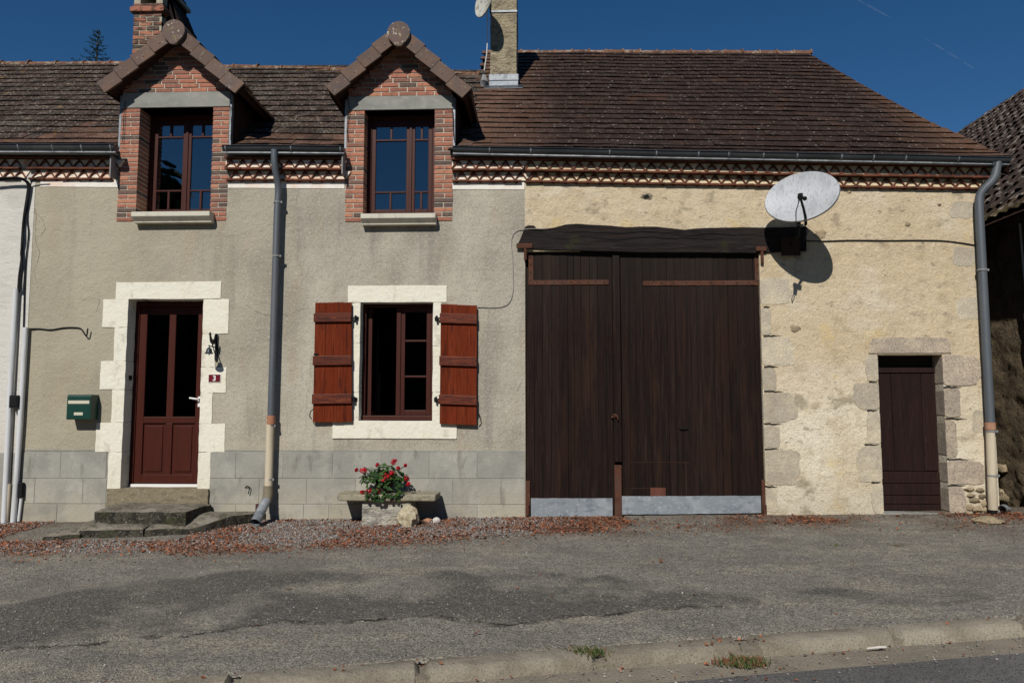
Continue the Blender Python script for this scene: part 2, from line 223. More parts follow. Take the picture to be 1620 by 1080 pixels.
# ------------------------------------------------------------------ building helpers
OFF = {}
def tag(o, label=None, cat=None, group=None, kind=None):
    if label: o['label'] = label
    if cat: o['category'] = cat
    if group: o['group'] = group
    if kind: o['kind'] = kind
    return o
def thing(name, loc, label, cat, group=None):
    o = bpy.data.objects.new(name, None); COL.objects.link(o); o.location = loc; o.empty_display_size = .1
    OFF[o.name] = Vector(loc); return tag(o, label, cat, group)
def link(name, me, parent=None, mtx=None, kind=None, label=None):
    o = bpy.data.objects.new(name, me); COL.objects.link(o)
    off = Vector((0, 0, 0))
    if parent is not None: o.parent = parent; off = OFF.get(parent.name, off)
    OFF[o.name] = off
    if mtx is not None: o.matrix_local = Matrix.Translation(-off) @ mtx
    if kind: o['kind'] = kind
    if label: o['label'] = label
    return o
class B:
    def __init__(s): s.v = []; s.f = []; s.r = []; s.mi = []
    def add(s, vs, fs, r=None, mi=0):
        n = len(s.v); s.v += [tuple(v) for v in vs]; s.f += [tuple(i+n for i in f) for f in fs]
        s.r += [random.random() if r is None else r]*len(vs); s.mi += [mi]*len(fs); return s
    def box(s, x0, x1, y0, y1, z0, z1, r=None, mi=0, jit=0):
        vs = [(x, y, z) for z in (z0, z1) for y in (y0, y1) for x in (x0, x1)]
        if jit: vs = [tuple(c+random.uniform(-jit, jit) for c in v) for v in vs]
        return s.add(vs, [(0, 2, 3, 1), (4, 5, 7, 6), (0, 1, 5, 4), (2, 6, 7, 3), (0, 4, 6, 2), (1, 3, 7, 5)], r, mi)
    def prism(s, pts, y0, y1, r=None, mi=0):          # outline in x,z extruded in y (y0 front)
        a = sum(pts[i][0]*pts[(i+1) % len(pts)][1]-pts[(i+1) % len(pts)][0]*pts[i][1] for i in range(len(pts)))
        if a < 0: pts = pts[::-1]
        n = len(pts); vs = [(x, y0, z) for x, z in pts]+[(x, y1, z) for x, z in pts]
        return s.add(vs, [tuple(range(n)), tuple(range(2*n-1, n-1, -1))]+[(i, i+n, (i+1) % n+n, (i+1) % n) for i in range(n)], r, mi)
    def tube(s, path, rad, n=10, caps=True, r=None):
        P = [Vector(p) for p in path]; k = len(P); vs = []; rads = rad if isinstance(rad, (list, tuple)) else [rad]*k
        prev = None
        for i, p in enumerate(P):
            d = (P[min(i+1, k-1)]-P[max(i-1, 0)]).normalized()
            u = prev if prev is not None else (Vector((0, 0, 1)) if abs(d.z) < .9 else Vector((1, 0, 0)))
            u = (u-d*u.dot(d)).normalized(); v = d.cross(u); prev = u
            vs += [p+(u*math.cos(2*math.pi*j/n)+v*math.sin(2*math.pi*j/n))*rads[i] for j in range(n)]
        fs = [(i*n+j, i*n+(j+1) % n, (i+1)*n+(j+1) % n, (i+1)*n+j) for i in range(k-1) for j in range(n)]
        if caps: fs += [tuple(range(n-1, -1, -1)), tuple((k-1)*n+j for j in range(n))]
        return s.add(vs, fs, r)
    def lathe(s, prof, n=20, m=None, r=None):         # profile (radius, height) about z
        m = m or Matrix(); vs = [m @ Vector((a*math.cos(2*math.pi*j/n), a*math.sin(2*math.pi*j/n), h)) for a, h in prof for j in range(n)]
        fs = [(i*n+j, i*n+(j+1) % n, (i+1)*n+(j+1) % n, (i+1)*n+j) for i in range(len(prof)-1) for j in range(n)]
        return s.add(vs, fs, r)
    def blob(s, c, rx, ry, rz, nz=.2, seg=10, seed=0, r=None):
        vs = []; fs = []
        for i in range(seg//2+1):
            th = math.pi*i/(seg//2)
            for j in range(seg):
                ph = 2*math.pi*j/seg; d = Vector((math.sin(th)*math.cos(ph), math.sin(th)*math.sin(ph), math.cos(th)))
                k = 1+nz*noise.noise(d*1.7+Vector((seed*3.1, seed, 0)))*2
                vs.append((c[0]+d.x*rx*k, c[1]+d.y*ry*k, c[2]+d.z*rz*k))
        for i in range(seg//2):
            for j in range(seg): fs.append((i*seg+j, (i+1)*seg+j, (i+1)*seg+(j+1) % seg, i*seg+(j+1) % seg))
        return s.add(vs, fs, r)
    def mesh(s, name, mats, off=Vector((0, 0, 0)), smooth=False):
        me = bpy.data.meshes.new(name); me.from_pydata([(a-off.x, b-off.y, c-off.z) for a, b, c in s.v], [], s.f)
        for m in (mats if isinstance(mats, (list, tuple)) else [mats]): me.materials.append(M[m])
        a = me.attributes.new('rnd', 'FLOAT', 'POINT'); a.data.foreach_set('value', s.r)
        if any(s.mi): me.polygons.foreach_set('material_index', s.mi)
        if smooth: me.polygons.foreach_set('use_smooth', [True]*len(me.polygons))
        me.update(); return me
    def build(s, name, mats, parent=None, bevel=0, smooth=False, kind=None, label=None):
        off = OFF.get(parent.name, Vector((0, 0, 0))) if parent is not None else Vector((0, 0, 0))
        o = link(name, s.mesh(name, mats, off, smooth), parent, None, kind, label)
        if bevel:
            b = o.modifiers.new('bevel', 'BEVEL'); b.width = bevel; b.segments = 2; b.limit_method = 'ANGLE'
        if smooth and not bevel:
            try:
                o.data.set_sharp_from_angle(angle=R_(40))
            except Exception: pass
        return o
def box(name, m, parent, x0, x1, y0, y1, z0, z1, bevel=0, label=None, jit=0):
    return B().box(x0, x1, y0, y1, z0, z1, jit=jit).build(name, m, parent, bevel, label=label)
def npmesh(name, V, F, rnd, m):
    """fast mesh from numpy: V (n,3), F (m,k)"""
    me = bpy.data.meshes.new(name); me.vertices.add(len(V)); me.vertices.foreach_set('co', V.astype(np.float32).ravel())
    k = F.shape[1]; me.loops.add(F.size); me.loops.foreach_set('vertex_index', F.astype(np.int32).ravel())
    me.polygons.add(len(F)); me.polygons.foreach_set('loop_start', np.arange(0, F.size, k, dtype=np.int32))
    me.update(calc_edges=True); me.materials.append(M[m])
    a = me.attributes.new('rnd', 'FLOAT', 'POINT'); a.data.foreach_set('value', rnd.astype(np.float32)); return me
def rough_poly(x0, x1, z0, z1, j=.012, n=5):
    pts = []
    c = [(x0, z0), (x1, z0), (x1, z1), (x0, z1)]
    for i in range(4):
        a, b = c[i], c[(i+1) % 4]
        for k in range(n):
            t = k/n; cr = .3 if k == 0 else 1
            pts.append((a[0]+(b[0]-a[0])*t+random.uniform(-j, j)*cr, a[1]+(b[1]-a[1])*t+random.uniform(-j, j)*cr))
    # round the corners a little
    return pts
def wall_cells(b, x0, x1, z0, z1, holes, y=0., depth=.45, mi=0):
    xs = sorted({x0, x1, *[h[0] for h in holes], *[h[1] for h in holes]}); zs = sorted({z0, z1, *[h[2] for h in holes], *[h[3] for h in holes]})
    xs = [x for x in xs if x0 <= x <= x1]; zs = [z for z in zs if z0 <= z <= z1]
    for i in range(len(xs)-1):
        for j in range(len(zs)-1):
            cx, cz = (xs[i]+xs[i+1])/2, (zs[j]+zs[j+1])/2
            if any(h[0] < cx < h[1] and h[2] < cz < h[3] for h in holes): continue
            for yy, fl in ((y, 0), (y+depth, 1)):
                q = [(xs[i], yy, zs[j]), (xs[i+1], yy, zs[j]), (xs[i+1], yy, zs[j+1]), (xs[i], yy, zs[j+1])]
                b.add(q, [(0, 1, 2, 3) if not fl else (3, 2, 1, 0)], mi=mi)
    for h in holes:
        a0, a1, c0, c1 = h[:4]
        b.add([(a0, y, c0), (a0, y+depth, c0), (a0, y+depth, c1), (a0, y, c1)], [(0, 1, 2, 3)])
        b.add([(a1, y, c0), (a1, y+depth, c0), (a1, y+depth, c1), (a1, y, c1)], [(3, 2, 1, 0)])
        if c1 < z1-1e-4: b.add([(a0, y, c1), (a1, y, c1), (a1, y+depth, c1), (a0, y+depth, c1)], [(3, 2, 1, 0)])
        if c0 > z0+1e-4: b.add([(a0, y, c0), (a1, y, c0), (a1, y+depth, c0), (a0, y+depth, c0)], [(0, 1, 2, 3)])
    for xx in (x0, x1):
        b.add([(xx, y, z0), (xx, y+depth, z0), (xx, y+depth, z1), (xx, y, z1)], [(0, 1, 2, 3)])
    return b

# ================================================================== SETTING: ground, forecourt, kerb, road
K0, K1 = gnd(670, 1043), gnd(1590, 975)
kd = Vector((K1.x-K0.x, K1.y-K0.y, 0)).normalized(); kn = Vector((kd.y, -kd.x, 0))     # kn points to the road
def kline_y(x): return K0.y+(x-K0.x)*kd.y/kd.x
def inpoly(x, y, P):
    c = np.zeros(x.shape, bool)
    for i in range(len(P)):
        x1, y1 = P[i]; x2, y2 = P[i-1]
        m = ((y1 > y) != (y2 > y)) & (x < (x2-x1)*(y-y1)/((y2-y1) or 1e-9)+x1); c ^= m
    return c
low = [(-140, 1055), (0, 1030), (20, 1026), (150, 1019), (195, 1008), (300, 1007), (330, 1000), (400, 991), (450, 984), (520, 987), (560, 983), (600, 981), (650, 978), (690, 975), (740, 984), (800, 989), (850, 986), (900, 978), (960, 975), (1000, 969), (1080, 962), (1150, 960), (1200, 958)]
upp = [(1207, 951), (1185, 943), (1120, 938), (1080, 927), (1000, 922), (960, 908), (930, 915), (860, 905), (760, 912), (700, 898), (560, 908), (470, 902), (400, 903), (300, 915), (200, 920), (130, 934), (60, 948), (0, 960), (-140, 985)]
patch = [(gnd(*p).x, gnd(*p).y) for p in low+upp]
patch2 = [(gnd(*p).x, gnd(*p).y) for p in [(1240, 938), (1330, 944), (1420, 962), (1500, 958), (1600, 945), (1620, 938), (1520, 932), (1440, 938), (1380, 932), (1300, 930)]]
lowxy = np.array([(gnd(*p).x, gnd(*p).y) for p in low])
nx, ny = 560, 190
gx = np.concatenate([np.linspace(-9, -6.6, 30), np.linspace(-6.6, 6.2, nx)[1:], np.linspace(6.2, 9, 30)[1:]]); nx = len(gx)
gv = np.linspace(0, 1, ny)
X, Vv = np.meshgrid(gx, gv, indexing='ij'); ky = np.array([kline_y(x) for x in gx])[:, None]
Y = .35+(ky-.35)*Vv
sm = np.array([noise.fractal(Vector((x*1.3, y*1.3, 0)), 1, 2, 4) for x, y in zip(X.ravel(), Y.ravel())]).reshape(X.shape)
sf = np.array([noise.noise(Vector((x*9, y*9, 3))) for x, y in zip(X.ravel(), Y.ravel())]).reshape(X.shape)
jx, jy = X+sf*.02, Y+sf*.03
pat = inpoly(jx, jy, patch).astype(float)
for _ in range(14): # soft everywhere, then the lower boundary is kept crisp
    q = pat.copy(); q[1:-1, 1:-1] = (pat[1:-1, 1:-1]*2+pat[:-2, 1:-1]+pat[2:, 1:-1]+pat[1:-1, :-2]*2+pat[1:-1, 2:]*2)/8; pat = q
lowy = np.interp(jx.ravel(), lowxy[:, 0], lowxy[:, 1]).reshape(X.shape)
inx = (X > lowxy[0, 0]) & (X < lowxy[-1, 0])
pat = np.where(inx & (jy < lowy), 0, pat)
dist = jy-lowy
crack = np.where(inx & (dist < .028) & (dist > -.028), 1., 0)*np.clip(.75+sf*1.5, 0, 1)
soft2 = inpoly(jx, jy, patch2).astype(float)*.5
for _ in range(8):
    q = soft2.copy(); q[1:-1, 1:-1] = (soft2[:-2, 1:-1]+soft2[2:, 1:-1]+soft2[1:-1, :-2]+soft2[1:-1, 2:])/4; soft2 = q
patm = np.clip(pat*(.80+sm*1.3+sf*.25)+soft2*(.9+sm*2), 0, 1)
dirt = np.clip(1-(-Y)/1.25+sm*.7, 0, 1)*np.clip(.7+sm, 0, 1)*np.where(X > -6.6, 1, .8)
Z = GS*Y+G0+GX*X + sm*.012*np.clip(-Y*2, 0, 1) + sf*.003 + pat*.010
Z = np.where(Vv > .995, GS*Y+G0+GX*X-.02, Z)
V = np.stack([X, Y, Z], -1).reshape(-1, 3); idx = np.arange(nx*ny).reshape(nx, ny)
F = np.stack([idx[:-1, :-1], idx[:-1, 1:], idx[1:, 1:], idx[1:, :-1]], -1).reshape(-1, 4)
me = npmesh('gravel_forecourt', V, F, np.zeros(len(V)), 'ground')
for nm, arr in (('patch', patm), ('crack', crack), ('dirt', dirt)):
    a = me.attributes.new(nm, 'FLOAT', 'POINT'); a.data.foreach_set('value', arr.ravel().astype(np.float32))
me.polygons.foreach_set('use_smooth', [True]*len(me.polygons))
link('forecourt', me, kind='structure')
b = B()
for x0, x1 in ((-60, -9), (9, 60)):
    b.add([(x0, .35, gz(x0, .35)*.3-.02), (x1, .35, gz(x1, .35)*.3-.02), (x1, kline_y(max(-14, min(14, x1))), -.22), (x0, kline_y(max(-14, min(14, x0))), -.22)], [(3, 2, 1, 0)])
b.build('roadside_verge', 'ground', kind='structure')
B().add([(-400, -400, -.62), (400, -400, -.62), (400, 400, -.62), (-400, 400, -.62)], [(0, 1, 2, 3)]).build('ground', 'earth', kind='structure')
# kerb stones: own profile, laid end to end along the kerb line
def kpt(u, wv, z): 
    p = K0+kd*u+kn*wv; return (p.x, p.y, z+GX*(p.x-K0.x)*1.6+K0.z)
prof = [(0, -.03), (.0, .0), (.015, .006), (.125, .004), (.150, -.004), (.166, -.020), (.182, -.06), (.186, -.105), (.186, -.2), (0, -.2)]
bb = B(); vv = []
for i in range(57):
    for w_, z_ in ((-.02, -.030), (.17, -.034), (.17, -.2)): vv.append(kpt(-14+i*.5, w_, z_))
kerb = bb.add(vv, [(i*3+j, i*3+j+1, i*3+j+4, i*3+j+3) for i in range(56) for j in range(2)]).build('kerb', 'channel', kind='structure')
def ku(px, py):
    g = gnd(px, py); return (Vector((g.x, g.y, 0))-Vector((K0.x, K0.y, 0))).dot(kd)
cuts = [ku(667, 1045), ku(943, 1030), ku(1176, 1012), ku(1400, 993), ku(1597, 975)]
L0 = cuts[1]-cuts[0]; edges = [cuts[0]-L0*k for k in range(6, 0, -1)]+cuts+[cuts[-1]+L0*k for k in range(1, 6)]
gaps = {1: .012, 2: .035, 4: .018}
for i in range(len(edges)-1):
    g0 = gaps.get(i-6, .006); g1 = gaps.get(i-5, .006); e0, e1 = edges[i]+g0, edges[i+1]-g1
    ns = 26; vs = []; seed = i*7.3
    for k in range(ns+1):
        t = k/ns; u = e0+(e1-e0)*t; rd = min(t, 1-t)*(e1-e0); rr = .035 if (g0 > .01 and t < .5) or (g1 > .01 and t > .5) else .012
        sh = math.sqrt(max(0, 1-(max(0, rr-rd)/rr)**2))
        for w_, z_ in prof:
            nn = noise.noise(Vector((u*6, w_*10+seed, z_*9)))*.004
            ww = w_ if w_ < .12 else .12+(w_-.12)*(.4+.6*sh); zz = z_ if z_ < -.1 else -.1+(z_+.1)*(.55+.45*sh)
            vs.append(kpt(u, ww+nn*.6, zz+nn))
    n = len(prof); fs = [(k*n+j, k*n+(j+1) % n, (k+1)*n+(j+1) % n, (k+1)*n+j) for k in range(ns) for j in range(n)]
    fs += [tuple(range(n-1, -1, -1)), tuple(ns*n+j for j in range(n))]
    B().add(vs, fs).build('kerb_stone', 'kerb', kerb, smooth=True)
# channel and road as strips parallel to the kerb
def strip(w0, w1, z0, z1, nu, nw, jit):
    vs = []
    for i in range(nu+1):
        for j in range(nw+1):
            u = -14+28*i/nu; t = j/nw
            ww = w0+(w1-w0)*t
            if j in (0, nw) and jit: ww += noise.noise(Vector((u*5, j, 2)))*jit*(1 if j else 0)
            vs.append(kpt(u, ww, z0+(z1-z0)*t+noise.noise(Vector((u*2, ww*2, 1)))*.004))
    fs = [(i*(nw+1)+j, i*(nw+1)+j+1, (i+1)*(nw+1)+j+1, (i+1)*(nw+1)+j) for i in range(nu) for j in range(nw)]
    return B().add(vs, fs)
strip(.17, .52, -.070, -.088, 200, 6, 0).build('gutter_channel', 'channel', kind='structure', smooth=True)
strip(.42, 7.0, -.080, -.15, 300, 24, .04).build('road', 'asphalt', kind='structure', smooth=True)

# ================================================================== ROOF GEOMETRY
A1, A2, FL = R_(30), R_(39.5), .35
YE = -.125
def ze(x): return float(np.interp(x, [-12, -6.27, -2.28, -.9, 1.0, 3.1, 5.1], [4.340, 4.296, 4.219, 4.185, 4.144, 4.088, 4.028]))
def rp(x, t):
    t1 = min(t, FL); t2 = max(0, t-FL)
    return Vector((x, YE+t1*math.cos(A1)+t2*math.cos(A2), ze(x)+t1*math.sin(A1)+t2*math.sin(A2)))
def Lh(x): return float(np.interp(x, [-12, -8.4, -7.2, -4.7, -3.1, -1.1, 0], [3.97, 3.95, 3.94, 3.68, 3.55, 3.34, 3.3]))
LB = 4.60
def xend(t): return float(np.interp(t, [0, .33, .71, 1.2, 2.68, 4.7], [5.26, 5.20, 5.12, 4.93, 4.65, 4.31]))
DORM = [dict(x0=-4.985, x1=-3.683, zb=3.43, ox0=-4.762, ox1=-3.877, oz0=3.545, oz1=4.80, lz=4.985, L=(-5.163, 5.005), Rr=(-3.44, 4.97), A=(-4.285, 5.755), wz=(198, 217, 301.7, 331)),
        dict(x0=-2.280, x1=-1.033, zb=3.40, ox0=-2.073, ox1=-1.246, oz0=3.505, oz1=4.73, lz=4.895, L=(-2.473, 4.92), Rr=(-.805, 4.87), A=(-1.648, 5.69), wz=(200, 221.7, 304, 331))]
def in_dormer(p):
    for d in DORM:
        if d['x0']-.03 < p.x < d['x1']+.03:
            ax, az_ = d['A']; roofz = az_-abs(p.x-ax)*.86
            if p.z < roofz-.10: return True
    return False
def tile_mesh(wd, ln, th, m, mt, jit=0):
    b = B(); h = wd/2*.985; dz = [random.uniform(-jit, jit) for _ in range(2)]
    top = [(-h, -ln*.0, th+dz[0]), (h, 0, th+dz[1]), (h, ln*1.25, .004), (-h, ln*1.25, .004)]
    botm = [(-h, th*.75, dz[0]*.5), (h, th*.75, dz[1]*.5), (h, ln*1.25, -.004), (-h, ln*1.25, -.004)]
    b.add(top+botm, [(0, 1, 2, 3)], mi=0); n = len(b.v)-8
    b.f += [(4, 5, 1, 0)]; b.mi += [1]
    b.f += [(0, 3, 7, 4), (1, 5, 6, 2)]; b.mi += [1, 1]
    return b
def lay_roof(parent, rows, gauge, wd, xr, m, skip, th, nparts, lowrows=0, lowmat=None, name='roof_tile', edge=False):
    """rows of tiles; the lowest ones (largest in view) are single parts, the rest one joined part"""
    var = [tile_mesh(wd, gauge, th, m, None, .004) for _ in range(6)]
    meshes = {}
    for mm in {m, lowmat or m}: meshes[mm] = [v.mesh(name, [mm, 'tile_butt']) for v in var]
    mass = {}; cnt = 0
    for r in range(rows):
        t = r*gauge+.0; xa, xb = xr(t)
        offx = (wd/2 if r % 2 else 0)+.012*math.sin(r*7.3)
        xsr = [wd*k+offx for k in range(int(math.floor(xa/wd))-1, int(math.ceil(xb/wd))+2)]
        xsr = [x for x in xsr if xa < x <= (xb-wd*.55 if edge else xb)]
        if edge: xsr.append(xb-wd*.5+.004*math.sin(r*3.1))
        for x in xsr:
            p = rp(x, t)
            if skip and skip(p): continue
            q = rp(x, t+gauge); sl = math.atan2(q.z-p.z, q.y-p.y); sx = math.atan2(rp(x+.3, t).z-rp(x-.3, t).z, .6)
            sag = .012*noise.noise(Vector((x*.8, t*.9, 5)))
            mt = Matrix.Translation(p+Vector((0, random.uniform(-.003, .003), sag+random.uniform(-.0015, .002)))) @ Matrix.Rotation(-sx, 4, 'Y') @ Matrix.Rotation(sl, 4, 'X') @ Matrix.Rotation(random.gauss(0, .005), 4, 'Z')
            if r == rows-1: pass
            mm = lowmat if (lowmat and r < lowrows + noise.noise(Vector((x*1.3, 0, 4)))*2.5) else m
            if cnt < nparts:
                link(name, random.choice(meshes[mm]), parent, mt); cnt += 1
            else:
                tb = random.choice(var); v = [mt @ Vector(c) for c in tb.v]
                mb = mass.setdefault(mm, B()); i0 = len(mb.v); mb.v += [tuple(c) for c in v]
                mb.f += [tuple(i+i0 for i in f) for f in tb.f]; mb.mi += tb.mi; mb.r += [random.random()]*len(v)
    for mm, mb in mass.items():
        o = mb.build('roof_tiles', [mm+'_mass', 'tile_butt'], parent, kind='stuff')
def deck(parent, xs, tl, t0, mname='dark_wood', skipd=True):
    b = B(); dz = Vector((0, 0, -.06))
    for i in range(len(xs)-1):
        a, c = xs[i], xs[i+1]; ts = [t0, FL, 1.2, 2, 2.6, None]
        mid = (a+c)/2
        if skipd and any(d['x0']-.02 < mid < d['x1']+.02 for d in DORM): ts = [1.55, 2, 2.6, None]
        for j in range(len(ts)-1):
            ta, tb = ts[j], ts[j+1]
            la = ta; lb = tb
            q = [rp(a, la)+dz, rp(c, la)+dz, rp(c, tl(c) if lb is None else lb)+dz, rp(a, tl(a) if lb is None else lb)+dz]
            b.add(q, [(0, 1, 2, 3)])
    # rear slope, hidden from the street
    for i in range(len(xs)-1):
        a, c = xs[i], xs[i+1]; pa, pc = rp(a, tl(a)), rp(c, tl(c))
        b.add([pa, pc, (c, pc.y*2+.3, ze(c)), (a, pa.y*2+.3, ze(a))], [(0, 1, 2, 3)])
    return b.build('roof_deck', mname, parent)
def ridge_run(parent, x0, x1, tl, n, mat_='ridge', r=.085):
    dx = (x1-x0)/n
    for k in range(n):
        a, c = x0+dx*k, x0+dx*(k+1.08); pa, pc = rp(a, tl(a)), rp(c, tl(c)); jz = random.uniform(-.006, .008)
        b = B(); nn = 8; vs = []
        for (p, rr) in ((pa, r*.92), (pc, r*.92), (pc, r*1.15), (pc+(pc-pa).normalized()*.022, r*1.15)):
            for j in range(nn+1):
                th = math.pi*j/nn; vs.append((p.x, p.y+math.cos(th)*rr, p.z-.055+jz+math.sin(th)*rr))
        N_ = nn+1
        b.add(vs, [(i*N_+j, i*N_+j+1, (i+1)*N_+j+1, (i+1)*N_+j) for i in range(3) for j in range(nn)]+[tuple(3*N_+j for j in range(N_))])
        b.build('ridge_tile', mat_, parent, smooth=True)
    # mortar bed under the ridge tiles
    b = B(); pa, pc = rp(x0, tl(x0)), rp(x1, tl(x1))
    ns = 14
    for k in range(ns):
        a, c = x0+(x1-x0)*k/ns, x0+(x1-x0)*(k+1)/ns; pa, pc = rp(a, tl(a)), rp(c, tl(c))
        b.add([(pa.x, pa.y-.09, pa.z-.085), (pc.x, pc.y-.09, pc.z-.085), (pc.x, pc.y+.05, pc.z+.0), (pa.x, pa.y+.05, pa.z+.0)], [(0, 1, 2, 3)])
    b.build('ridge_mortar', 'old_mortar', parent)

# ================================================================== CORNICE (two rows of canal tiles)
ZRX = [at(p, 280, -.09).x for p in (-400, 20, 450, 830, 1150, 1500, 1560)]
ZRZ = [at(p, q, -.09).z for p, q in ((-400, 278), (20, 281), (450, 283.5), (830, 285.5), (1150, 291), (1500, 296.5), (1560, 297.5))]
def cornice(parent, px0, px1, fill, p1=.080, p2=.034, seedx=0):
    xa, xb = at(px0, 270).x, at(px1, 270).x
    W = .137
    def zrow(x):                                   # follows the slightly falling eave
        return float(np.interp(x, ZRX, ZRZ))
    # rows: (z of board bottom, arch base, arch top, protrusion)
    for row, (dz0, pr, ph) in enumerate(((.0, p2, .3), (.119, p1, 0.))):
        am = B(); pts = [(-.5, .0), (-.40, .28), (-.27, .60), (-.13, .90), (0, 1.), (.13, .90), (.27, .60), (.40, .28), (.5, 0)]
        hw, ht, th = W*.55, .090, .017; n = len(pts); vs = []
        for yy in (-pr, .0):
            vs += [(u*2*hw, yy, v*ht) for u, v in pts]+[(u*2*(hw-th), yy, max(0, v*(ht-th*1.2))) for u, v in pts]
        fs = [(j+n, j+n+1, j+1, j) for j in range(n-1)]+[(j, j+1, 2*n+j+1, 2*n+j) for j in range(n-1)]+[(n+j, 3*n+j, 3*n+j+1, n+j+1) for j in range(n-1)]
        am.add(vs, fs); ame = am.mesh('cornice_tile', 'canal')
        bd = B(); bd.box(-.098, .098, -pr-.010, 0, 0, .020); bme = bd.mesh('cornice_slab', 'canal')
        nA = int((xb-xa)/W)
        for k in range(nA+1):
            x = xa+W*(k+.5+ph)
            if x > xb-.03: break
            link('cornice_tile', ame, parent, Matrix.Translation((x, random.uniform(-.004, .004), zrow(x)+dz0+.022+random.uniform(-.002, .003))) @ Matrix.Rotation(random.gauss(0, .03), 4, 'Y') @ Matrix.Scale(random.uniform(.94, 1.04), 4, (0, 0, 1)))
        x = xa+.1
        while x < xb:
            link('cornice_slab', bme, parent, Matrix.Translation((x, random.uniform(-.004, .003), zrow(x)+dz0)) @ Matrix.Rotation(random.gauss(0, .008), 4, 'Y')); x += .2
        b = B(); yb_ = -pr+.022
        for k in range(nA+1):
            x = xa+W*(k+.5+ph)
            if x > xb: break
            j1, j2 = random.uniform(-.006, .006), random.uniform(-.006, .004); z = zrow(x)+dz0+.018
            # fill set back inside the arch, leaning so that its foot catches the sun
            b.add([(x-W/2, yb_-.012+j1*.6, z), (x+W/2, yb_-.012+j2*.6, z), (x+W/2, yb_+.010, z+.098), (x-W/2, yb_+.010, z+.098)], [(0, 1, 2, 3)])
            # fill flush with the tiles, in the V between two arches
            xm = x+W/2; q = .40+random.uniform(-.05, .03); y0 = -pr+.003+random.uniform(0, .006)
            b.add([(xm, y0, z+.016), (xm+W*q, y0+.004, z+.096), (xm-W*q, y0+.004, z+.096), (xm, y0+.05, z+.016), (xm+W*q, y0+.05, z+.096), (xm-W*q, y0+.05, z+.096)], [(0, 1, 2), (0, 3, 4, 1), (2, 5, 3, 0)])
        b.add([(xa, -pr+.03, zrow(xa)+dz0), (xa, 0, zrow(xa)+dz0), (xa, 0, zrow(xa)+dz0+.12), (xa, -pr+.03, zrow(xa)+dz0+.12)], [(0, 1, 2, 3)])
        b.add([(xb, -pr+.02, zrow(xb)+dz0), (xb, 0, zrow(xb)+dz0), (xb, 0, zrow(xb)+dz0+.12), (xb, -pr+.02, zrow(xb)+dz0+.12)], [(0, 1, 2, 3)])
        b.build('mortar_fill', fill, parent)
    # top course under the eave, and mortar drips under the lowest slab
    b = B(); ns = 12
    for k in range(ns):
        a, c = xa+(xb-xa)*k/ns, xa+(xb-xa)*(k+1)/ns
        b.add([(a, -p1-.03, zrow(a)+.242), (c, -p1-.03, zrow(c)+.242), (c, -p1-.03, zrow(c)+.258), (a, -p1-.03, zrow(a)+.258), (a, 0, zrow(a)+.242), (c, 0, zrow(c)+.242)], [(0, 1, 2, 3), (4, 5, 1, 0)])
    b.build('cornice_top_course', 'canal', parent)
    b = B(); x = xa+.05
    while x < xb-.03:
        z = zrow(x); b.blob((x, -p2*.45, z-.004), .022, p2*.5, .013, seg=6, seed=int(x*100)); x += W+random.uniform(-.01, .01)
    b.build('mortar_drip', 'canal', parent, kind='stuff')
def gutter(parent, px0, px1, Yc, py0, py1, hh, rings=(), lip=True):
    """half round gutter whose top front edge follows photo rows py0..py1"""
    xa, za = xz(px0, py0, Yc-.06); xb, zb = xz(px1, py1, Yc-.06); r = .060; prf = []
    for j in range(11):
        th = math.pi*(1+j/10); prf.append((math.cos(th)*r, math.sin(th)*r*hh))
    prf = [(-r-.004, .006), (-r-.012, -.002)]+prf+[(r, .015), (r-.004, .015)]+[(math.cos(math.pi*(2-j/10))*(r-.004), math.sin(math.pi*(2-j/10))*(r*hh-.004)) for j in range(11)]
    ns = 18; n = len(prf); b = B(); vs = []
    for k in range(ns+1):
        t = k/ns; x = xa+(xb-xa)*t; z = za+(zb-za)*t+.006*noise.noise(Vector((x*1.1, 3, 0)))
        vs += [(x, Yc+a, z+c) for a, c in prf]
    fs = [(k*n+j, (k+1)*n+j, (k+1)*n+(j+1) % n, k*n+(j+1) % n) for k in range(ns) for j in range(n)]
    b.add(vs, fs)
    for e in (0, ns):
        h = [e*n+j for j in range(2, 13)]; b.f.append(tuple(h)); b.mi.append(0)
    g = b.build('gutter', 'zinc_dark', parent, smooth=True)
    for px in rings:
        t = (px-px0)/(px1-px0); x = xa+(xb-xa)*t; z = za+(zb-za)*t; q = B(); vv = []
        for dx in (-.007, .007):
            for j in range(11):
                th = math.pi*(1+j/10); vv.append((x+dx, Yc+math.cos(th)*(r+.004), z+math.sin(th)*(r*hh+.004)))
            for j in range(11):
                th = math.pi*(1+j/10); vv.append((x+dx, Yc+math.cos(th)*(r-.001), z+math.sin(th)*(r*hh-.001)))
        q.add(vv, [(j, j+1, 22+j+1, 22+j) for j in range(10)]+[(j, 11+j, 12+j, j+1) for j in range(10)]+[(22+j, 23+j, 34+j, 33+j) for j in range(10)])
        q.build('gutter_bracket', 'zinc_pale', g)
    # pale drip edge behind and just below the gutter
    b = B(); nz = -r*hh-.005
    for k in range(10):
        a, c = k/10, (k+1)/10; x0, x1 = xa+(xb-xa)*a, xa+(xb-xa)*c; z0, z1 = za+(zb-za)*a+nz, za+(zb-za)*c+nz
        b.add([(x0, Yc-.02, z0-.008), (x1, Yc-.02, z1-.008), (x1, Yc-.02, z1+.006), (x0, Yc-.02, z0+.006), (x0, Yc+.1, z0+.0), (x1, Yc+.1, z1+.0)], [(0, 1, 2, 3), (0, 4, 5, 1)])
    b.build('drip_edge', 'zinc_pale', parent)
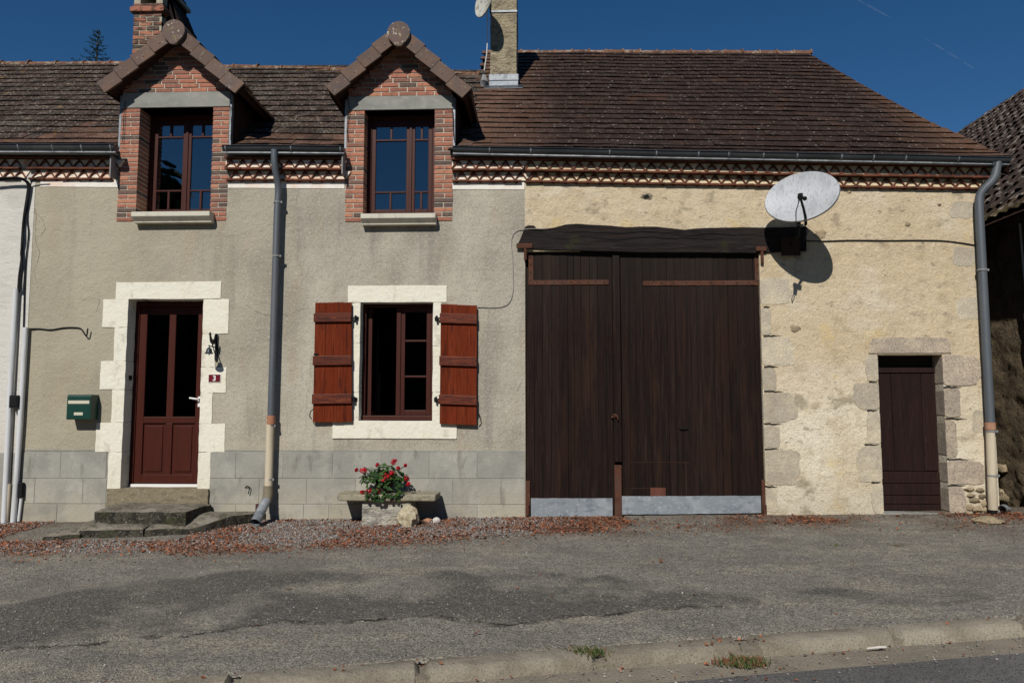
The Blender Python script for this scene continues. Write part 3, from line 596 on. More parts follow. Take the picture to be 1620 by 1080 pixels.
def downpipe(parent, path_px, cream_px, collar, brs, dark='pipe_grey', rad=.046):
    path = [at(px, py, Y) for px, py, Y in path_px]
    # smooth the bends
    pts = [path[0]]
    for i in range(1, len(path)-1):
        a, b_, c = path[i-1], path[i], path[i+1]; la = min(.10, (b_-a).length*.45); lc = min(.10, (c-b_).length*.45)
        p0 = b_+(a-b_).normalized()*la; p2 = b_+(c-b_).normalized()*lc
        for t in (0, .25, .5, .75, 1): pts.append(p0*(1-t)**2+b_*2*t*(1-t)+p2*t*t)
    pts.append(path[-1])
    d = B().tube(pts, rad, 16).build('downpipe', dark, parent, smooth=True)
    cp = [at(*c) for c in cream_px]
    B().tube(cp, max(rad*1.03, .044), 16).build('lower_pipe', 'pvc_cream', d, smooth=True)
    a, c = at(*collar[0]), at(*collar[1])
    B().tube([a, a+(c-a)*.2, c], [max(rad*1.12, .047), max(rad*1.2, .049), max(rad*1.16, .047)], 16).build('pipe_collar', 'terracotta', d, smooth=True)
    for px, py, Y in brs:
        p = at(px, py, Y); b = B(); b.tube([p+Vector((0, 0, -.010)), p+Vector((0, 0, .010))], rad*1.14, 16)
        b.box(p.x+rad*.95, p.x+rad*1.55, p.y-.012, p.y+.012, p.z-.012, p.z+.012); b.tube([(p.x+.0, p.y+rad, p.z), (p.x, .0, p.z)], .008, 6)
        b.build('pipe_bracket', 'lead', d)
    return d

# ================================================================== GREY HOUSE
XA, XB, XC = -5.99, -.195, 4.965         # house left, house/barn joint, barn right corner
house = thing('grey_house', ((XA+XB)/2, 0, 0), 'grey rendered terraced house with two brick dormers, red front door and red shutters', 'house')
door = (-4.812, -3.912, .34, 2.515); win = rect(568.3, 478, 685.2, 666); win = (win[0], win[1], win[2], win[3])
b = B(); holes = [door, win]+[(d['x0'], d['x1'], d['zb'], 4.2401) for d in DORM]
wall_cells(b, XA, XB, .78, 4.24, [(h[0], h[1], min(h[2], .78) if h is door else h[2], min(h[3], 4.24)) for h in holes])
b.build('wall', 'grey_render', house)
b = B(); wall_cells(b, XA, XB, -.25, .78, [(door[0], door[1], .34, .78)], y=.002)
b.build('plinth', 'plinth_joint', house)
pl = [o for o in bpy.data.objects if o.name.startswith('plinth')][-1]
# scored plinth blocks: three courses
courses = [(715, 756, [35, 96, 172], [331, 373, 448, 526, 603, 679, 755, 831]), (756, 797, [34, 55, 131, 171], [331, 410, 485, 562, 640, 716, 793, 831]), (797, 830, [33, 90, 171], [331, 373, 434, 480, 520, 600, 690, 755, 831])]
for ci, (y0, y1, la, lb) in enumerate(courses):
    for seq in (la, lb):
        for i in range(len(seq)-1):
            zt = at(400, y0).z-.001*0; zt0 = np.interp(at((seq[i]+seq[i+1])/2, 700).x, [-6, -.2], [.752, .770]) - (0 if ci == 0 else (.300 if ci == 1 else .585))
            zb_ = zt0-(.300, .285, .5)[ci]
            xa, xb = at(seq[i], (y0+y1)/2).x, at(seq[i+1], (y0+y1)/2).x
            xb = min(xb, XB-.001); xa = max(xa, XA+.001)
            if seq is la and i == len(seq)-2: xb = -4.985 if ci == 0 else -4.97
            if seq is lb and i == 0: xa = -3.80
            B().box(xa+.003, xb-.003, -.003, .03, zb_+.003, zt0-.003).build('plinth_block', 'plinth', pl, bevel=.002)
box('plinth_ledge', 'plinth', pl, XA, -4.99, -.002, .03, .768, .783); box('plinth_ledge', 'plinth', pl, -3.80, XB, -.002, .03, .768, .783)
# white painted band under the cornice
for pa, pb in ((55, 187), (361, 545), (716, 830)):
    r_ = rect(pa, 283, pb, 295); zz = 3.93-.0115*((r_[0]+r_[1])/2+.2)
    x0, x1 = max(r_[0], XA+.06), min(r_[1], XB-.004)
    b = B(); n = 12; top = [(x0+(x1-x0)*k/n, float(np.interp(x0+(x1-x0)*k/n, ZRX, ZRZ))+.004) for k in range(n+1)]
    bot = [(x, z-.086+.003*noise.noise(Vector((x*20, 0, 0)))) for x, z in top]
    b.prism(top+bot[::-1], -.006, .02); b.build('painted_band', 'band', house)
# fine cracks in the render
cr = B()
for pts in ([(52, 320), (58, 345), (55, 375), (63, 400), (54, 430), (60, 455)], [(53, 335), (66, 345), (72, 362), (62, 378)], [(488, 488), (470, 492), (455, 498), (430, 500), (405, 494), (385, 478)], [(130, 476), (142, 470), (158, 474), (150, 498)], [(300, 660), (0, 0)], [(830, 590), (824, 608), (818, 620)]):
    if len(pts) < 3: continue
    q = []
    for i in range(len(pts)-1):
        for k in range(5):
            t = k/5; q.append(at(pts[i][0]+(pts[i+1][0]-pts[i][0])*t+random.uniform(-1.2, 1.2), pts[i][1]+(pts[i+1][1]-pts[i][1])*t+random.uniform(-1.2, 1.2), .0005))
    cr.tube(q, [random.uniform(.0015, .004) for _ in q], 4)
cr.build('plaster_cracks', 'elbow', house, kind='stuff')
# door surround
sur = B().box(-5.05, -4.95, .31, .33, .5, .6).build('door_surround', 'white_paint', house)
def stone(parent, x0, x1, z0, z1, y0=-.008, y1=.2, m='white_paint', name='surround_stone', j=.005, bevel=.0035, label=None):
    pts = []
    for (a, c, n) in (((x0, z0), (x1, z0), 4), ((x1, z0), (x1, z1), 4), ((x1, z1), (x0, z1), 4), ((x0, z1), (x0, z0), 4)):
        for k in range(n):
            t = k/n; pts.append((a[0]+(c[0]-a[0])*t+random.uniform(-j, j)*.7, a[1]+(c[1]-a[1])*t+random.uniform(-j, j)*.7))
    return B().prism(pts, y0+random.uniform(-.001, .001), y1).build(name, m, parent, bevel=bevel, label=label)
for ol, y0, y1 in ((163, 473, 518), (181, 518, 571), (159, 571, 616), (177, 616, 668), (152, 668, 715), (171, 715, 776)):
    r_ = rect(ol, y0, 200, y1); stone(sur, r_[0], door[0]+.006, r_[2], r_[3]-.0015)
for orr, y0, y1 in ((362, 473, 528), (341, 528, 581), (358, 581, 621), (336, 621, 670), (356, 670, 715), (333, 715, 776)):
    r_ = rect(318, y0, orr, y1); stone(sur, door[1]-.006, r_[1], r_[2], r_[3]-.0015)
r_ = rect(184, 446, 350, 473); stone(sur, r_[0], r_[1], 2.513, r_[3], -.009, .205)
r_ = rect(171, 774, 331, 797); stone(house, r_[0], r_[1], .14, .345, -.035, .25, 'threshold', 'door_threshold', .006)
# front door
dx0, dx1, dz0, dz1 = door[0]+.0, door[1]-.0, .365, 2.50; DY = .165
dr = B()
fw = .055
dr.box(dx0, dx0+fw, DY, DY+.06, dz0, dz1).box(dx1-fw, dx1, DY, DY+.06, dz0, dz1).box(dx0+fw, dx1-fw, DY, DY+.06, dz1-fw, dz1)
drame = dr.build('door_frame', 'red_door', house, bevel=.004)
a0, a1 = dx0+fw+.003, dx1-fw-.003; lf = B(); sw = .085; cx_ = (a0+a1)/2+.0; D2 = DY+.012
zmid = at(265, 663, DY).z
lf.box(a0, a0+sw, D2, D2+.045, dz0+.02, dz1-fw-.004).box(a1-sw, a1, D2, D2+.045, dz0+.02, dz1-fw-.004)
lf.box(a0+sw, a1-sw, D2+.001, D2+.044, dz1-fw-.004-sw, dz1-fw-.004).box(a0+sw, a1-sw, D2+.001, D2+.044, dz0+.02, dz0+.02+.10).box(a0+sw, a1-sw, D2+.001, D2+.044, zmid-.045, zmid+.03)
lf.box(cx_-.04, cx_+.04, D2+.002, D2+.043, dz0+.12, zmid-.045).box(cx_-.04, cx_+.04, D2+.002, D2+.043, zmid+.03, dz1-fw-.004-sw)
leaf = lf.build('front_door', 'red_door', house, bevel=.004)
for s0, s1 in ((a0+sw, cx_-.04), (cx_+.04, a1-sw)):
    B().box(s0, s1, D2+.022, D2+.028, dz0+.12, zmid-.045).box(s0+.035, s1-.035, D2+.010, D2+.0225, dz0+.155, zmid-.08).build('door_panel', 'red_door', leaf, bevel=.006)
    box('door_pane', 'glass', leaf, s0, s1, D2+.02, D2+.026, zmid+.03, dz1-fw-.004-sw)
B().box(dx0+.03, dx1-.03, DY-.02, DY+.06, dz0-.025, dz0+.012).build('weather_bar', 'enamel_white', leaf)
hx, hz = xz(309, 631, D2-.03)
B().tube([(hx+.035, D2, hz), (hx+.035, D2-.045, hz), (hx+.02, D2-.05, hz), (hx-.06, D2-.05, hz+.012)], .010, 8).box(hx+.02, hx+.05, D2-.006, D2, hz-.09, hz+.03).build('door_handle', 'enamel_white', leaf)
box('bell_push', 'iron', house, door[0]+.004, door[0]+.02, .07, .12, at(206, 601, .1).z, at(206, 594, .1).z)
# dark hall behind the door glass and room behind the window
b = B()
for (x0, x1, z0, z1) in ((dx0-.3, dx1+.4, .3, 2.6), (win[0]-.9, win[1]+.9, .3, 2.7)):
    y0, y1 = .452, 4.0
    b.add([(x0, y0, z0), (x1, y0, z0), (x1, y1, z0), (x0, y1, z0), (x0, y0, z1), (x1, y0, z1), (x1, y1, z1), (x0, y1, z1)], [(0, 1, 2, 3), (4, 7, 6, 5), (3, 2, 6, 7), (0, 3, 7, 4), (1, 5, 6, 2)])
b.build('dark_rooms', 'interior', house)
# outer shell of house (ends and back)
b = B(); b.box(XA, XB, 5.0, 5.2, -.3, 4.2); b.build('rear_wall', 'grey_render', house)
# ground floor window
ws = B().box(win[0]-.12, win[1]+.12, .21, .25, win[2]+.02, win[2]+.05).build('window_surround', 'white_paint', house)
r_ = rect(550.5, 452, 707, 478); stone(ws, r_[0], r_[1], win[3]-.003, r_[3], -.010, .2)
r_ = rect(526, 667, 723, 693.5); stone(ws, r_[0], r_[1], r_[2], win[2]+.003, -.016, .2)
xl = at(556, 570).x; xr_ = at(698, 570).x; zm = at(626, 545).z; zm2 = at(626, 616).z
for x0, x1 in ((xl, win[0]+.005), (win[1]-.005, xr_)):
    zs = [win[2]+.004, zm2+random.uniform(-.04, .04), zm+random.uniform(-.03, .03), win[3]-.005]
    for k in range(3): stone(ws, x0, x1, zs[k]+.001, zs[k+1]-.001, -.007, .2, j=.004)
WY = .125; wx0, wx1, wz0, wz1 = win[0]+.0, win[1]-.0, win[2]+.012, win[3]-.004
fr = B(); fr.box(wx0, wx0+.045, WY, WY+.06, wz0, wz1).box(wx1-.045, wx1, WY, WY+.06, wz0, wz1).box(wx0+.045, wx1-.045, WY, WY+.06, wz1-.04, wz1).box(wx0+.02, wx1-.02, WY-.03, WY+.06, wz0, wz0+.05)
wf = fr.build('casement_window', 'red_window', house, bevel=.004)
sx0 = at(627, 570, WY).x; sx1 = wx1-.047; s = B(); SY = WY+.004; zb_, zt_ = wz0+.052, wz1-.042
s.box(sx0, sx0+.05, SY-.014, SY+.05, zb_, zt_).box(sx0+.052, sx0+.098, SY, SY+.045, zb_, zt_).box(sx1-.05, sx1, SY, SY+.045, zb_, zt_).box(sx0+.098, sx1-.05, SY+.001, SY+.044, zb_, zb_+.06).box(sx0+.098, sx1-.05, SY+.001, SY+.044, zt_-.05, zt_)
sash = s.build('window_sash', 'red_window', wf, bevel=.004)
for py in (539, 595.5):
    z = at(658, py, SY).z; B().box(sx0+.098, sx1-.05, SY+.004, SY+.028, z-.011, z+.011).build('glazing_bar', 'red_window', wf, bevel=.003)
zz = [zb_+.06, at(658, 595.5, SY).z, at(658, 539, SY).z, zt_-.05]
for k in range(3): box('window_pane', 'glass', wf, sx0+.098, sx1-.05, SY+.018, SY+.022, zz[k]+.011*(k > 0), zz[k+1]-.011*(k < 2))
# the open left sash, swung inwards
s = B(); ox = wx0+.06; s.box(ox, ox+.04, SY+.06, SY+.11, zb_, zt_).box(ox, ox+.04, SY+.44, SY+.49, zb_, zt_).box(ox, ox+.04, SY+.11, SY+.44, zb_, zb_+.06).box(ox, ox+.04, SY+.11, SY+.44, zt_-.05, zt_)
s.build('open_sash', 'red_window', wf); box('window_pane', 'glass', wf, ox+.018, ox+.022, SY+.11, SY+.44, zb_+.06, zt_-.05)
# something pale inside the room: a chair back
cy_ = .80; c0 = thing('indoor_chair', (*xz(590, 655, cy_)[:1], cy_, .3), 'pale wooden chair back dimly seen through the open ground floor window', 'chair')
x1_, z1_ = xz(599, 590, cy_); x0_, z0_ = xz(583, 655, cy_)
B().box(x1_-.012, x1_+.012, cy_, cy_+.03, .3, z1_).build('back_post', 'curtain', c0); B().box(x0_-.01, x0_+.01, cy_, cy_+.03, .3, z1_-.03).build('back_post', 'dark_wood', c0)
for q in (.06, .16, .26): box('back_rail', 'dark_wood', c0, x0_+.01, x1_-.012, cy_+.005, cy_+.02, z1_-q-.03, z1_-q)
B().box(x0_-.02, x1_+.03, cy_-.38, cy_+.0, .72, .76).build('seat', 'dark_wood', c0)
for lx in (x0_, x1_): box('leg', 'dark_wood', c0, lx-.012, lx+.012, cy_-.36, cy_-.34, .3, .72)
# shutters
def shutter(pts, side, bats, label):
    (tl, tr, br, bl) = [xz(*p, -.055) for p in pts]
    t = thing_part = B()
    y0, y1 = -.062, -.032
    root = B().prism([(tl[0]+.01, tl[1]-.02), (tr[0]-.01, tr[1]-.02), (br[0]-.01, br[1]+.02), (bl[0]+.01, bl[1]+.02)], y1-.006, y1).build('shutter', 'shutter', house, label=label)
    n = 4; cutu = [0, .30, .52, .77, 1.] if side < 0 else [0, .2, .46, .75, 1.]
    for k in range(n):
        u0, u1 = cutu[k]+.001, cutu[k+1]-.001; j = [random.uniform(-.003, .003) for _ in range(2)]
        f = lambda a, c, u: (a[0]+(c[0]-a[0])*u, a[1]+(c[1]-a[1])*u)
        q = [f(bl, br, u0), f(bl, br, u1), f(tl, tr, u1), f(tl, tr, u0)]
        q = [(q[0][0], q[0][1]+j[0]), (q[1][0], q[1][1]+j[0]), (q[2][0], q[2][1]+j[1]), (q[3][0], q[3][1]+j[1])]
        B().prism(q, y0+random.uniform(-.001, .001), y1).build('shutter_board', 'shutter', root, bevel=.003)
    hx_ = tr[0] if side < 0 else tl[0]
    for bi, (ya, yb) in enumerate(bats):
        f = lambda py: ((tl[1]-at(pts[0][0], py, -.055).z)/(tl[1]-bl[1]))
        ua, ub = f(ya), f(yb)
        g = lambda u: ((tl[0]+(bl[0]-tl[0])*u, tl[1]+(bl[1]-tl[1])*u), (tr[0]+(br[0]-tr[0])*u, tr[1]+(br[1]-tr[1])*u))
        (la, ra), (lb_, rb) = g(ua), g(ub)
        B().prism([(la[0]-.008, la[1]), (ra[0]+.002, ra[1]), (rb[0]+.002, rb[1]), (lb_[0]-.008, lb_[1])], y0-.030, y0-.001).build('shutter_batten', 'shutter_batten', root, bevel=.006)
        nb = B(); rows_ = (.3, .75) if bi == 1 else (.5,); cols = 5 if bi == 1 else 4
        for rr in rows_:
            for k in range(cols):
                u = (k+.5)/cols; x = la[0]+(ra[0]-la[0])*u; z = la[1]+(lb_[1]-la[1])*rr
                nb.lathe([(.0, .006), (.006, .005), (.009, 0)], 7, Matrix.Translation((x, y0-.026, z)) @ Matrix.Rotation(math.pi/2, 4, 'X'))
        nb.build('batten_bolts', 'iron', root)
        if bi != 1:
            zc = (la[1]+lb_[1])/2; d = 1 if side < 0 else -1
            hb = B(); hb.box(min(hx_, hx_+.045*d), max(hx_, hx_+.045*d), -.055, -.035, zc-.010, zc+.010); hb.tube([(hx_+.048*d, -.045, zc-.035), (hx_+.048*d, -.045, zc+.03)], .013, 8); hb.tube([(hx_+.048*d, -.045, zc-.02), (hx_+.05*d, .01, zc-.02)], .012, 6)
            hb.box(min(hx_+.045*d, hx_+.075*d), max(hx_+.045*d, hx_+.075*d), -.02, -.006, zc-.02, zc+.02)
            hb.build('shutter_hinge', 'iron', root)
    # catch and hold-back
    e = tl[0] if side < 0 else tr[0]; zc = bl[1]+.09 if side < 0 else br[1]+.1
    B().tube([(e+side*.01, -.02, zc+.06), (e+side*.025, -.075, zc+.03), (e+side*.03, -.08, zc-.02), (e+side*.005, -.085, zc-.05)], .006, 6).build('shutter_catch', 'iron', root)
    if side < 0: B().box(e-.003, e+.05, y0-.014, y0, at(505, 560, -.06).z-.008, at(505, 560, -.06).z+.008).build('bolt', 'iron', root)
shutter([(499, 478.5), (556, 478), (557, 667), (495, 668)], -1, [(496, 510), (563, 578), (623.5, 639)], 'red brown wooden shutter left of the ground floor window')
shutter([(697.5, 481), (754.5, 483), (754, 672), (695.5, 670)], 1, [(495.5, 511), (563, 578), (624, 639)], 'red brown wooden shutter right of the ground floor window')

# ------------------------------------------------------------------ dormers
brick_pitch = .0553
def brick(parent, x0, x1, z0, z1, y0, y1, m='brick', mj=.0015):
    b = B().box(x0, x1, y0+random.uniform(-mj, mj), y1, z0, z1)
    off = OFF[parent.name]; c = Vector(((x0+x1)/2, y0, z0))
    return b.build('brick', m, parent)
for di, d in enumerate(DORM):
    x0, x1, ax, azz = d['x0'], d['x1'], d['A'][0], d['A'][1]
    core = B(); FY = .0
    wall_cells(core, x0, x1, d['zb']+.02, d['lz'], [(d['ox0']-.004, d['ox1']+.004, d['oz0']-.02, d['oz1'])], y=FY, depth=.34)
    # gable behind the bricks, cheeks back to the main roof
    zc = d['L'][1]-.0
    core.prism([(x0, d['lz']), (x1, d['lz']), (x1, d['lz']+.0), (ax, azz-.12)], FY+.001, .25)
    for xx, s_ in ((x0, 1), (x1, -1)):
        core.box(min(xx, xx+s_*.05), max(xx, xx+s_*.05), .341, 2.2, 3.6, d['lz']-.02)
    dm = core.build('dormer', 'mortar', house, label=('left' if di == 0 else 'right')+' brick dormer with tiled gable roof')
    # dark wooden side cladding seen beside the eaves
    for xx, s_ in ((x0, -1), (x1, 1)):
        B().box(min(xx+s_*.012, xx+s_*.03), max(xx+s_*.012, xx+s_*.03), .06, 1.4, 4.05, d['lz']).build('side_cladding', 'dark_wood', dm)
        B().box(min(xx+s_*.002, xx+s_*.026), max(xx+s_*.002, xx+s_*.026), -.005, .05, 4.15, d['lz']-.03).build('corner_flashing', 'zinc_pale', dm)
    rows_ = int(round((d['oz1']-d['zb'])/brick_pitch)); p_ = (d['oz1']-d['zb'])/rows_
    for r in range(rows_):
        z = d['zb']+r*p_; z0, z1 = z+.0075, z+p_-.0075
        for (a, c, inner) in ((x0, d['ox0'], 1), (d['ox1'], x1, 0)):
            wob = random.uniform(-.006, .004)
            aa, cc = (a+wob, c) if inner else (a, c-wob)
            if z1 < d['oz0']-.07:
                pass
            if r % 2 == 0: brick(dm, aa, cc, z0, z1, -.008, .26 if (inner or 1) else .1)
            else:
                mid = (aa+cc)/2+random.uniform(-.015, .015)
                brick(dm, aa, mid-.006, z0, z1, -.008, .1 if inner else .26); brick(dm, mid+.006, cc, z0, z1, -.008, .26 if inner else .1)
    # gable bricks
    z = d['lz']; r = 0
    while True:
        zz = z+p_*.5; hw = (azz-.15-zz)/.86
        if hw < .05: break
        xa, xb = max(x0+.01, ax-hw-.06), min(x1-.01, ax+hw+.06); x = xa-(.11 if r % 2 else 0)-.03
        while x < xb:
            l_, r__ = max(x, xa), min(x+.205, xb)
            if r__-l_ > .03: brick(dm, l_+.005, r__-.005, z+.0075, z+p_-.0075, -.008, .05)
            x += .21
        z += p_; r += 1
    # concrete lintel with clipped upper corners
    B().prism([(x0-.005, d['oz1']), (x1+.005, d['oz1']), (x1+.005, d['lz']-.05), (x1-.03, d['lz']), (x0+.03, d['lz']), (x0-.005, d['lz']-.05)], -.018, .28).build('lintel', 'concrete', dm, bevel=.004)
    # sill with sloping face
    sx0_, sx1_ = (xz(208, 340, -.13)[0], xz(332, 340, -.13)[0]) if di == 0 else (xz(570.7, 340, -.13)[0], xz(689, 340, -.13)[0])
    zt = xz(270 if di == 0 else 630, 334.5 if di == 0 else 337.5, -.13)[1]
    pr = [(-.14, zt-.002), (-.14, zt-.055), (-.085, zt-.105), (-.085, zt-.118), (.0, zt-.118), (.25, zt-.06), (.25, zt+.02), (.02, zt+.012)]
    b = B(); n = len(pr); b.add([(sx0_, y, z) for y, z in pr]+[(sx1_, y, z) for y, z in pr], [tuple(range(n-1, -1, -1)), tuple(range(n, 2*n))]+[(i, (i+1) % n, (i+1) % n+n, i+n) for i in range(n)])
    b.build('window_sill', 'sill', dm, bevel=.004)
    # window
    WY = .25 if di == 0 else .18; ox0, ox1 = d['ox0'], d['ox1']; cpx = 295 if di == 0 else 649.5
    t_g, m1, m2, b_g = d['wz']; zc_ = lambda py: at(cpx, py, WY).z
    wz0, wz1 = d['oz0']+.0, d['oz1']-.0
    cx = at(cpx, 265, WY).x; st = .048
    f = B(); f.box(ox0, ox0+.05, WY-.01, WY+.06, wz0, wz1).box(ox1-.05, ox1, WY-.01, WY+.06, wz0, wz1).box(ox0+.05, ox1-.05, WY-.01, WY+.06, wz1-.05, wz1).box(ox0+.05, ox1-.05, WY-.01, WY+.06, wz0-.02, wz0+.035)
    wn = f.build('dormer_window', 'red_window', house, bevel=.004, label='brown framed '+('left' if di == 0 else 'right')+' dormer window reflecting the blue sky')
    gt, gb = zc_(t_g), zc_(b_g)
    for sd in (-1, 1):
        xa, xb = (ox0+.052, cx-.004) if sd < 0 else (cx+.004, ox1-.052); s = B()
        s.box(xa, xa+st, WY, WY+.045, wz0+.037, wz1-.052).box(xb-st, xb, WY, WY+.045, wz0+.037, wz1-.052).box(xa+st, xb-st, WY+.001, WY+.044, gt, wz1-.052).box(xa+st, xb-st, WY+.001, WY+.044, wz0+.037, gb)
        s.build('window_sash', 'red_window', wn, bevel=.004)
        zs = [gb, zc_(m2), zc_(m1), gt]; xm = (xa+xb)/2; hb = .009
        for z in zs[1:3]: B().box(xa+st, xb-st, WY-.004, WY+.022, z-hb, z+hb).build('glazing_bar', 'red_window', wn, bevel=.002)
        box('window_pane', 'glass_dormer', wn, xa+st, xb-st, WY+.016, WY+.020, zs[1]+hb, zs[2]-hb)
        for (za, zb2) in ((zs[0], zs[1]-hb), (zs[2]+hb, zs[3])):
            B().box(xm-.011, xm+.011, WY-.003, WY+.0215, za, zb2).build('glazing_bar', 'red_window', wn)
            box('window_pane', 'glass_dormer', wn, xa+st, xm-.011, WY+.016, WY+.020, za, zb2); box('window_pane', 'glass_dormer', wn, xm+.011, xb-st, WY+.016, WY+.020, za, zb2)
    f = B(); f.box(cx-.016, cx+.016, WY-.014, WY, wz0+.037, wz1-.052).build('meeting_stile', 'red_window', wn, bevel=.003)
    b = B(); y0, y1, zf = .342, 1.9, 3.5   # dark attic room behind the panes
    b.add([(x0+.03, y0, zf), (x1-.03, y0, zf), (x1-.03, y1, zf), (x0+.03, y1, zf), (x0+.03, y0, d['lz']-.06), (x1-.03, y0, d['lz']-.06), (x1-.03, y1, d['lz']-.06), (x0+.03, y1, d['lz']-.06)], [(0, 1, 2, 3), (4, 7, 6, 5), (3, 2, 6, 7), (0, 3, 7, 4), (1, 5, 6, 2)])
    b.build('attic_room', 'interior', dm)
    # gable roof: slabs, verge tiles, round ridge end, ridge cap
    for si, (ex, ez) in enumerate((d['L'], d['Rr'])):
        dv = Vector((ax-ex, 0, azz-ez)); L_ = dv.length; dv.normalize(); nv = Vector((-dv.z, 0, dv.x)) if ex < ax else Vector((dv.z, 0, -dv.x))
        if nv.z < 0: nv = -nv
        yb = 2.35
        def P(u, n_, y): q = Vector((ex, 0, ez))+dv*u+nv*n_; return (q.x, y, q.z)
        sgn = 1 if ex < ax else -1
        slab = B(); slab.add([P(.02, -.10, -.14), P(L_, -.10, -.14), P(L_, -.04, -.14), P(.02, -.04, -.14), P(.02, -.10, yb), P(L_, -.10, yb), P(L_, -.04, yb), P(.02, -.04, yb)],
            [(0, 1, 2, 3), (7, 6, 5, 4), (0, 4, 5, 1), (3, 2, 6, 7), (0, 3, 7, 4), (1, 5, 6, 2)])
        slab.build('dormer_roof_deck', 'dark_wood', dm)
        # field tiles (joined, hardly seen from below)
        ft = B(); nr = 6; g = L_/nr
        for k in range(nr):
            for c in range(9):
                y0 = -.10+c*.27; u0 = k*g-.02; u1 = u0+g*1.1
                ft.add([P(u0, .0, y0+.003), P(u1, -.022, y0+.003), P(u1, -.022, y0+.267), P(u0, .0, y0+.267), P(u0, -.028, y0+.003), P(u1, -.04, y0+.003), P(u1, -.04, y0+.267), P(u0, -.028, y0+.267)],
                    [(0, 1, 2, 3), (0, 4, 5, 1), (3, 2, 6, 7), (0, 3, 7, 4)])
        ft.build('dormer_roof_tiles', 'verge', dm, kind='stuff')
        nt_ = 4; tl_ = (L_-.17)/nt_
        for k in range(nt_):
            u0, u1 = k*tl_+.004, (k+1)*tl_-.001; h0, h1 = .024, .0; wd = .160
            b = B(); vs = []
            for y in (-.225+.004*k, -.195): vs += [P(u0, h0, y), P(u1, h1, y), P(u1, h1-wd, y), P(u0, h0-wd, y)]
            vs += [P(u0, h0, .06), P(u1, h1, .06), P(u1, h1-.02, .06), P(u0, h0-.02, .06)]
            b.add(vs[:8], [(0, 1, 2, 3), (7, 6, 5, 4), (0, 4, 5, 1), (3, 2, 6, 7), (0, 3, 7, 4), (1, 5, 6, 2)])
            b.add([vs[4], vs[5], vs[9], vs[8], P(u0, h0-.02, -.195), P(u1, h1-.02, -.195), vs[10], vs[11]], [(0, 1, 2, 3), (4, 7, 6, 5), (0, 3, 7, 4), (1, 5, 6, 2)])
            b.build('verge_tile', 'verge', dm, bevel=.003)
            nb = P((u0+u1)/2, -.085, -.227); B().lathe([(0, .004), (.005, .003), (.006, 0)], 8, Matrix.Translation(nb) @ Matrix.Rotation(math.pi/2, 4, 'X')).build('fixing_screw', 'lead', dm)
    # ridge end: round disc with a tapering lower lip
    cxr, czr = xz(275, 49, -.25) if di == 0 else xz(630.7, 52, -.25); rad = .134; pts = []
    for k in range(25):
        th = R_(-38)+R_(256)*k/24; pts.append((cxr+math.cos(th)*rad, czr+math.sin(th)*rad))
    pts += [(cxr-.058, czr-.134), (cxr-.04, czr-.158), (cxr, czr-.168), (cxr+.04, czr-.158), (cxr+.058, czr-.134)]
    B().prism(pts, -.262, -.225).build('ridge_end_disc', 'ridge_end', dm, bevel=.008)
    b = B(); n = 10; vs = []
    for k, y in enumerate((-.226, .3, .31, .75, .76, 1.2, 1.21, 1.65, 1.66, 2.3)):
        rr = rad*(.98 if k % 2 == 0 else .90)
        for j in range(n+1):
            th = math.pi*(j/n*1.3-.15); vs.append((cxr+math.cos(th)*rr, y, czr-.005+math.sin(th)*rr))
    b.add(vs, [(k*(n+1)+j, k*(n+1)+j+1, (k+1)*(n+1)+j+1, (k+1)*(n+1)+j) for k in range(9) for j in range(n)])
    b.build('ridge_cap', 'verge', dm, smooth=True)
# thin cables down the dormer corners
for k, (pts) in enumerate(([(198, 160, -.03), (196, 185, -.03), (194, 225, -.03)], [(550, 150, -.03), (553, 175, -.03), (549, 200, -.03), (550, 222, -.03)], [(707, 172, -.03), (716, 174, -.03), (718, 222, -.03)], [(364, 165, -.03), (366, 195, -.03), (365, 222, -.03)])):
    p = [at(*q) for q in pts]; B().tube(p, .004, 5).build('dormer_cable', 'black', house)
# ------------------------------------------------------------------ house roof, cornice, gutters
hx_l = XA; RXB = -.93
def hseg(t): return (XA, RXB+(.0 if t < 3.0 else .0))
lay_roof(house, 18, .218, .165, lambda t: (XA, RXB+.06), 'house_tile', lambda p: in_dormer(p) or p.z > rp(p.x, Lh(p.x)).z-.02, .024, 300, 3, 'low_tile')
deck(house, [XA, DORM[0]['x0'], DORM[0]['x1'], DORM[1]['x0'], DORM[1]['x1'], RXB-.0], Lh, .02)
ridge_run(house, XA, RXB-.05, Lh, 13)
cornice(house, 48, 187, 'infill', .05, .025); cornice(house, 360, 546, 'infill'); cornice(house, 716, 830, 'infill')
# cheek boards closing the cornice beside the dormers
for px in (186, 547):
    x = at(px, 270).x; B().box(x-.012 if px < 300 or px > 500 else x, x+.004, -.15, 0, 3.93, 4.18).build('cornice_end', 'lead', house)
gutter(house, 48, 180, -.19, 228, 228.5, 1.15, (82, 128, 174)); gutter(house, 351, 543, -.165, 230, 231, 1.0, (356, 460, 538))
downpipe(house, [(434, 237, -.20), (434, 262, -.19), (441, 296, -.11), (438.5, 330, -.11), (424.5, 790, -.11)][:5], [(428, 662, -.11), (424.7, 772, -.11)], [(428.5, 671, -.11), (429, 657, -.11)], [(428, 673, -.11), (425.5, 758, -.11), (437, 405, -.11), (438.8, 320, -.11)], rad=.038)
